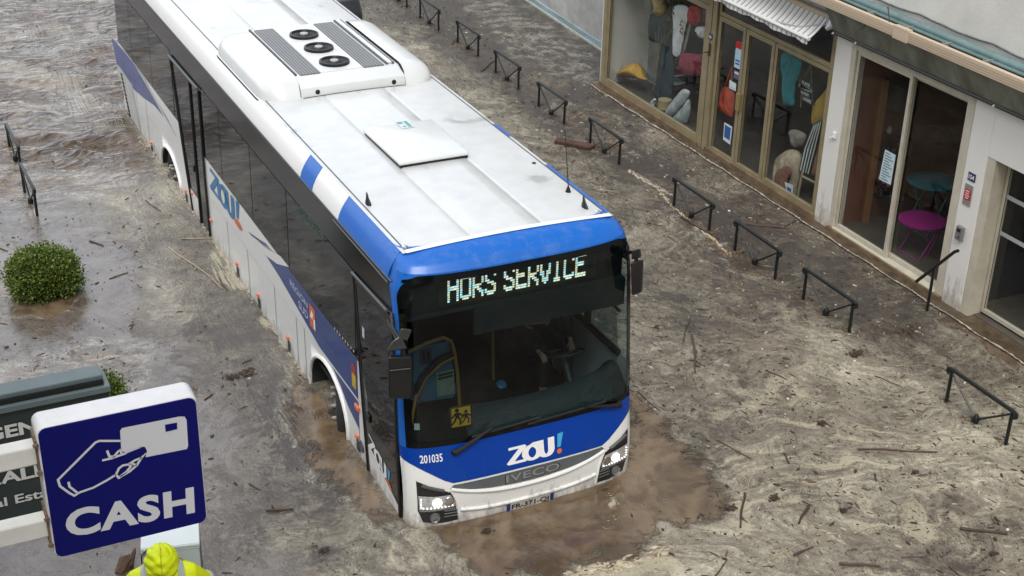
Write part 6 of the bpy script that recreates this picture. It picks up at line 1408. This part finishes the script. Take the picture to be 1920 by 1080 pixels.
mb.build('eyes', BLACK, dr_); mb = MB(); mb.tube([(-.025, -.088, .745), (0, -.096, .742), (.025, -.088, .745)], .006, 6); mb.build('mouth', mat('lip', (.30, .10, .08), .5), dr_)

# ------------------------------------------------------------------ dark car beyond the bus (only its rear corner shows)
ct = Vector(onz(686, 30, .55)); car = thing('parked_car', 'dark car of which one rounded corner with a pale light shows beyond the bus roof', 'car', (ct.x-.86, ct.y+2.05, 0), None, R(2))
CARP = mat('car_black', (.012, .013, .015), .15, coat=1.); prof = [(-2.05, -.1, .62), (-2.08, .30, .70), (-2.0, .58, .74), (-1.75, .80, .78), (-1.0, .86, .80), (-.55, .90, .80), (.10, 1.18, .66), (1.0, 1.22, .64), (1.65, 1.08, .66), (1.95, .70, .76), (2.0, .25, .72), (1.95, -.1, .66)]
def carbody(u, v):
    k = u*(len(prof)-1); i = min(int(k), len(prof)-2); t = k-i; y, z, w = [prof[i][j]*(1-t)+prof[i+1][j]*t for j in range(3)]
    s_ = 2*v-1; a = math.copysign(1-(1-abs(s_))**2.4, s_); return Vector((a*w*1.08, y+(.16*abs(s_)**3 if y < -1.2 else -.1*abs(s_)**3), z*(1-.10*abs(s_)**5)))
mb = MB(); mb.grid(carbody, 66, 24); 
for s_ in (-1, 1):
    P_ = [carbody(u, .5+.5*s_) for u in np.linspace(0, 1, 45)]; n = len(P_); mb.add([*P_, *[Vector((p.x*1.02, p.y, -.3)) for p in P_]], [(i, i+1, n+i+1, n+i) for i in range(n-1)])
mb.build('body', CARP, car, 'all')
for s_ in (-1, 1):
    mb = MB(); mb.grid(lambda u, v: Vector(carbody(.03+.10*u, .5+s_*(.26+.16*v)))+Vector((0, -.008, .008)), 8, 6); mb.build('headlight', mat('car_lamp', (.55, .58, .60), .1, coat=1.), car, 'all')
    for y in (-1.3, 1.3): w_ = MB(); w_.lathe([(.18, -.1), (.32, -.1), (.33, 0), (.2, .02), (.0, .01)], (s_*.80, y, .0), (s_, 0, 0), 24); w_.build('wheel', TYRE, car, True)
mb = MB(); mb.grid(lambda u, v: Vector(carbody(.46+.09*u, .14+.72*v))+Vector((0, -.006, .008)), 8, 12); mb.build('windscreen', BLACKGL, car, 'all')

# ------------------------------------------------------------------ floating wood
BARK = mat('wet_bark', (.055, .036, .025), .6, var=.5, vscale=18, bump=.5, bscale=30); PALEW = mat('pale_stick', (.36, .29, .20), .7, var=.4, vscale=16); REDW = mat('red_brown_stick', (.075, .046, .036), .6, var=.4, vscale=16)
sticks = [
    ((1299, 628, 1305, 700), .020, REDW, 'thick red brown stick floating upright in the picture right of the bus mirror'),
    ((1608, 843, 1758, 848), .016, REDW, 'long straight brown branch floating below the nearest barrier at the right'),
    ((1396, 925, 1387, 990), .018, BARK, 'dark stick ending the brown clear patch right of the bus front'),
    ((1515, 950, 1497, 982), .022, BARK, 'short thick brown stick floating near the bottom right of the flood'),
    ((318, 463, 420, 541), .012, PALEW, 'long pale thin stick floating left of the bus side'),
    ((498, 958, 550, 955), .016, BARK, 'dark stick floating between the cash sign and the bus door'),
    ((1398, 420, 1478, 429), .024, REDW, 'brown branch floating behind the barrier opposite the white pillar'),
    ((1470, 426, 1492, 414), .012, BARK, 'short forked twig at the end of the branch near the white pillar'),
    ((1276, 408, 1334, 441), .026, BARK, 'dark half sunken plank under the barrier opposite the bronze door'),
    ((1488, 1042, 1524, 1026), .018, REDW, 'brown stick floating at the bottom edge right of centre'),
    ((1448, 1043, 1520, 1014), .008, PALEW, 'thin pale stalk beside the brown stick at the bottom edge'),
    ((1436, 694, 1476, 712), .010, BARK, 'thin dark twig floating in the middle of the right scum'),
    ((340, 448, 396, 447), .012, PALEW, 'pale stick floating at the bus skirt behind the rear door'),
    ((902, 134, 928, 113), .016, BARK, 'dark stick leaning at the post of a far barrier'),
    ((846, 84, 860, 70), .012, BARK, 'short dark stick at the farthest whole barrier'),
    ((1281, 640, 1294, 592), .010, BARK, 'thin twig floating parallel to the thick red brown stick'),
    ((1341, 1080, 1364, 1050), .010, REDW, 'thin reddish stalk at the bottom edge near the foam line'),
    ((1800, 992, 1888, 1002), .026, BARK, 'dark soaked log lying low in the scum at the right edge'),
    ((1574, 1058, 1650, 1062), .024, REDW, 'dark red log floating at the bottom edge on the right'),
    ((1530, 1003, 1568, 1001), .007, PALEW, 'thin straw floating above the bottom right log'),
    ((1195, 735, 1238, 772), .008, BARK, 'thin dark stalk touching the brown water beside the bus'),
    ((1778, 1062, 1802, 1082), .012, BARK, 'dark twig at the bottom right corner of the flood'),
    ((1640, 889, 1643, 903), .014, BARK, 'tiny upright dark peg floating below the long straight branch'),
    ((205, 523, 240, 511), .010, BARK, 'dark twig floating right of the round shrub'),
    ((168, 452, 195, 461), .014, BARK, 'dark bark strip floating above the round shrub'),
    ((0, 466, 14, 471), .010, BARK, 'dark twig at the left edge above the round shrub'),
    ((272, 376, 300, 396), .010, BARK, 'dark twig near the pale stick behind the bus wheel'),
    ((410, 520, 425, 545), .012, BARK, 'short dark twig close to the end of the long pale stick'),
    ((384, 750, 399, 739), .012, BARK, 'short black twig beside the top right corner of the cash sign'),
    ((467, 908, 486, 919), .014, BARK, 'short dark stick right of the cash sign edge'),
    ((1345, 826, 1408, 860), .010, REDW, 'thin brown stalk lying just right of the brown clear patch'),
    ((1470, 850, 1480, 870), .014, BARK, 'stubby dark twig between the brown patch and the long branch'),
    ((1690, 1046, 1738, 1043), .007, BARK, 'hair thin dark straw near the right bottom logs'),
    ((1214, 418, 1240, 424), .010, BARK, 'dark twig floating right of the bus roof corner'),
    ((1408, 880, 1402, 930), .008, PALEW, 'thin straw standing above the dark stick by the brown patch'),
    ((1640, 705, 1690, 725), .008, REDW, 'faint reddish stalk floating left of the nearest barrier'),
    ((1600, 1000, 1650, 985), .008, PALEW, 'pale reed floating above the red log at the bottom'),
]
for (xa, ya, xb, yb), rad, m, lab in sticks:
    rad *= .8
    a = Vector(onz(xa, ya)); b = Vector(onz(xb, yb)); c = (a+b)/2; t = thing('floating_stick', lab, 'stick', c); d = b-a; nrm = Vector((-d.y, d.x, 0)).normalized(); mb = MB()
    n = 7; pts = [a-c+d*(k/(n-1))+nrm*min(.03, d.length*.018)*math.sin(k*1.1+xa)*(.4+.6*rng.random())+Vector((0, 0, rad*.45+.1*rad*rng.normal())) for k in range(n)]
    mb.tube(pts, [rad*(1-.35*k/(n-1))*(.85+.3*rng.random()) for k in range(n)], 7)
    if rad > .011 and d.length > .4: i = 4; mb.tube([pts[i], pts[i]+d*.10+nrm*d.length*.06, pts[i]+d*.16+nrm*d.length*.12], [rad*.5, rad*.4, rad*.25], 5)
    o = mb.build('wood', m, t, True)
pk = thing('floating_plank', 'thick reddish brown plank floating against a far barrier post', 'plank', onz(1077, 272)); a, b = Vector(onz(1043, 266))-Vector(pk.location), Vector(onz(1110, 279))-Vector(pk.location); d = (b-a).normalized(); n_ = Vector((-d.y, d.x, 0))*.085
mb = MB(); mb.hexa([a-n_, b-n_, b+n_+d*.03, a+n_-d*.02]+[p+Vector((0, 0, .055)) for p in (a-n_, b-n_, b+n_+d*.03, a+n_-d*.02)]); mb.build('board', mat('plank_brown', (.075, .04, .028), .55, var=.5, vscale=6, stretch=(1, 1, 1), bump=.3, bscale=20), pk, bevel=.006)
lumps = [((1700, 622), .13, 'dark heap of wet leaves drifting near the entrance step'), ((462, 699), .10, 'flat dark bark lump drifting left of the bus front wheel'), ((437, 708), .07, 'smaller dark bark lump beside the flat one left of the front wheel'), ((1605, 665), .10, 'faint brown leaf heap drifting left of the dark heap'),
         ((913, 996), .05, 'small dark leaf cluster floating before the bus number plate'), ((608, 1033), .05, 'dark stone sized clump below the bus corner'), ((1453, 935), .06, 'round dark clump right of the brown clear patch'), ((1580, 958), .045, 'dark nutlike clump among the bottom right scum'), ((1540, 795), .06, 'curled dark leaf in the middle of the right scum'), ((1715, 888), .045, 'dark oval clump under the right barrier'), ((1368, 955), .07, 'dark wet clump beside the stick at the brown patch'), ((1862, 1040), .05, 'dark lump at the right bottom edge')]
for (px, py), s_, lab in lumps:
    t = thing('leaf_clump', lab, 'debris', onz(px, py)); mb = MB()
    for k in range(22):
        c = Vector((rng.normal(0, s_*.55), rng.normal(0, s_*.35), .004+.012*rng.random())); w = rng.random()*6.28; l_ = s_*(.25+.3*rng.random()); u = Vector((math.cos(w), math.sin(w), .2*rng.normal()))*l_; v_ = Vector((-math.sin(w), math.cos(w), .2*rng.normal()))*l_*.45
        mb.hexa([c-u, c-v_, c+u, c+v_]+[p+Vector((0, 0, .010)) for p in (c-u*.8, c-v_*.8, c+u*.8, c+v_*.8)])
    o = mb.build('leaves', BARK, t)

# ------------------------------------------------------------------ fine flotsam: uncountable flecks, one object for each colour
POOL = G((1180, 730), (1235, 775), (1285, 850), (1365, 900), (1385, 935), (1340, 965), (1240, 985), (1190, 1030), (1000, 1085), (870, 1085), (815, 1020), (830, 985), (950, 930), (1165, 860))
def flotsam(name, label, m, n, lo, hi, asp, dens, h=.006):
    V = []; F = []; k = 0; tries = 0
    while k < n and tries < n*30:
        tries += 1
        # sample in depth so that near and far water get similar cover on the ground
        x = -5.2+12*rng.random(); y = -3.6+26*rng.random()**1.25
        if abs(x) < 1.33 and -.3 < y < 13: continue
        if x > 6.74: continue
        if POOL is not None and sdf(POOL, np.array([x]), np.array([y]))[0] > .05 and rng.random() < .9: continue
        if rng.random() > dens(x, y): continue
        l_ = lo*(hi/lo)**(rng.random()**2.2); a = asp*(.5+rng.random()); w = rng.normal(2.0 if x > 1 else .6, .9)
        u = np.array([math.cos(w), math.sin(w)])*l_/2; v = np.array([-math.sin(w), math.cos(w)])*l_/2*a; i = len(V); c = np.array([x, y]); b_ = rng.normal(0, .25)*l_
        P_ = [c-u, c-u*.3+v*1.1+v*b_, c+u*.6+v, c+u, c+u*.2-v, c-u*.6-v*.9]
        V += [(*p, -.004) for p in P_]+[(*(c+(p-c)*.75), h*(.6+.8*rng.random())) for p in P_]
        F += [tuple(range(i+6, i+12))]+[(i+j, i+(j+1) % 6, i+6+(j+1) % 6, i+6+j) for j in range(6)]; k += 1
    me = bpy.data.meshes.new(name); me.from_pydata(V, [], F); o = bpy.data.objects.new(name, me); COL.objects.link(o); me.materials.append(m); props(o, label, 'debris', None, 'stuff')
right = lambda x, y: (1. if x > 1.2 else .30)*(1 if y < 9 else .55)
flotsam('dark_flotsam', 'fine dark leaf flecks floating all over the scum', mat('fleck_dark', (.035, .025, .018), .7, var=.4, vscale=9), 2600, .018, .11, .33, right)
flotsam('brown_flotsam', 'fine brown stalks and chips floating in the scum', mat('fleck_brown', (.10, .065, .042), .7, var=.5, vscale=9), 2800, .02, .15, .13, right)
flotsam('pale_flotsam', 'fine pale straw and froth flecks floating in the scum', mat('fleck_pale', (.40, .36, .28), .8, var=.3, vscale=9), 1700, .015, .10, .2, lambda x, y: right(x, y)*(.9 if x > 2 else .4))
flotsam('white_flotsam', 'scattered white scraps floating in the flood', mat('fleck_white', (.62, .62, .58), .6), 60, .02, .05, .6, right)
def drift_line(name, label, pts, n, wid, m):
    V = []; F = []; P_ = [np.array(onz(*p)[:2]) for p in pts]
    for k in range(n):
        i = int(rng.integers(0, len(P_)-1)); t = rng.random(); c = P_[i]*(1-t)+P_[i+1]*t+rng.normal(0, wid, 2); d = P_[i+1]-P_[i]; w = math.atan2(d[1], d[0])+rng.normal(0, .35); l_ = .012+.055*rng.random()**2; a = .2+.3*rng.random()
        u = np.array([math.cos(w), math.sin(w)])*l_; v = np.array([-math.sin(w), math.cos(w)])*l_*a; j = len(V)
        V += [(*(c-u), -.003), (*(c-v), -.003), (*(c+u), -.003), (*(c+v), -.003), (*(c-u*.6), .007), (*(c-v*.6), .007), (*(c+u*.6), .007), (*(c+v*.6), .007)]; F += [(j+4, j+5, j+6, j+7), (j, j+1, j+5, j+4), (j+1, j+2, j+6, j+5), (j+2, j+3, j+7, j+6), (j+3, j, j+4, j+7)]
    me = bpy.data.meshes.new(name); me.from_pydata(V, [], F); o = bpy.data.objects.new(name, me); COL.objects.link(o); me.materials.append(m); props(o, label, 'debris', None, 'stuff')
FROTH = mat('froth_pale', (.46, .39, .28), .8, var=.4, vscale=12)
drift_line('foam_line', 'pale line of froth and straw along the drowned kerb', ((1180, 322), (1232, 352), (1262, 388), (1300, 420), (1335, 446), (1370, 480)), 150, .014, FROTH)
drift_line('foam_line', 'second pale line of straw along the kerb by the middle barriers', ((1180, 318), (1215, 338), (1260, 366)), 120, .012, mat('froth_grey', (.33, .29, .23), .8, var=.4, vscale=12))
drift_line('foam_line', 'froth band along the shop steps', ((1125, 168), (1250, 245), (1340, 300), (1420, 350), (1525, 420), (1600, 470)), 700, .03, FROTH)
drift_line('foam_line', 'cream froth arc at the bottom edge before the bus', ((1060, 1079), (1140, 1068), (1205, 1052), (1262, 1022)), 130, .05, FROTH)

drift_line('foam_line', 'froth and leaf bits caught along the waterline of the bus', [(243, 229), (300, 308), (345, 374), (404, 449), (470, 545), (522, 620), (580, 716)], 260, .03, MATS['froth_grey'])
V = []; F = []
for bx_, by_ in [(5.30, -.88)]+[(x, y) for x, y, l_ in bars]:
    for oy in (-.485, .485, 0, 0):
        for k in range(16):
            c = np.array([bx_+rng.normal(0, .05), by_+oy+rng.normal(0, .06)+.04]); w = rng.random()*6.28; l_ = .01+.05*rng.random()**2; u = np.array([math.cos(w), math.sin(w)])*l_; v = np.array([-math.sin(w), math.cos(w)])*l_*.3; j = len(V)
            V += [(*(c-u), -.003), (*(c-v), -.003), (*(c+u), -.003), (*(c+v), -.003), (*(c-u*.6), .010), (*(c-v*.6), .010), (*(c+u*.6), .010), (*(c+v*.6), .010)]; F += [(j+4, j+5, j+6, j+7), (j, j+1, j+5, j+4), (j+1, j+2, j+6, j+5), (j+2, j+3, j+7, j+6), (j+3, j, j+4, j+7)]
me = bpy.data.meshes.new('caught_flotsam'); me.from_pydata(V, [], F); o = bpy.data.objects.new('caught_flotsam', me); COL.objects.link(o); me.materials.append(MATS['fleck_brown']); props(o, 'leaf bits caught around the feet of the street barriers', 'debris', None, 'stuff')
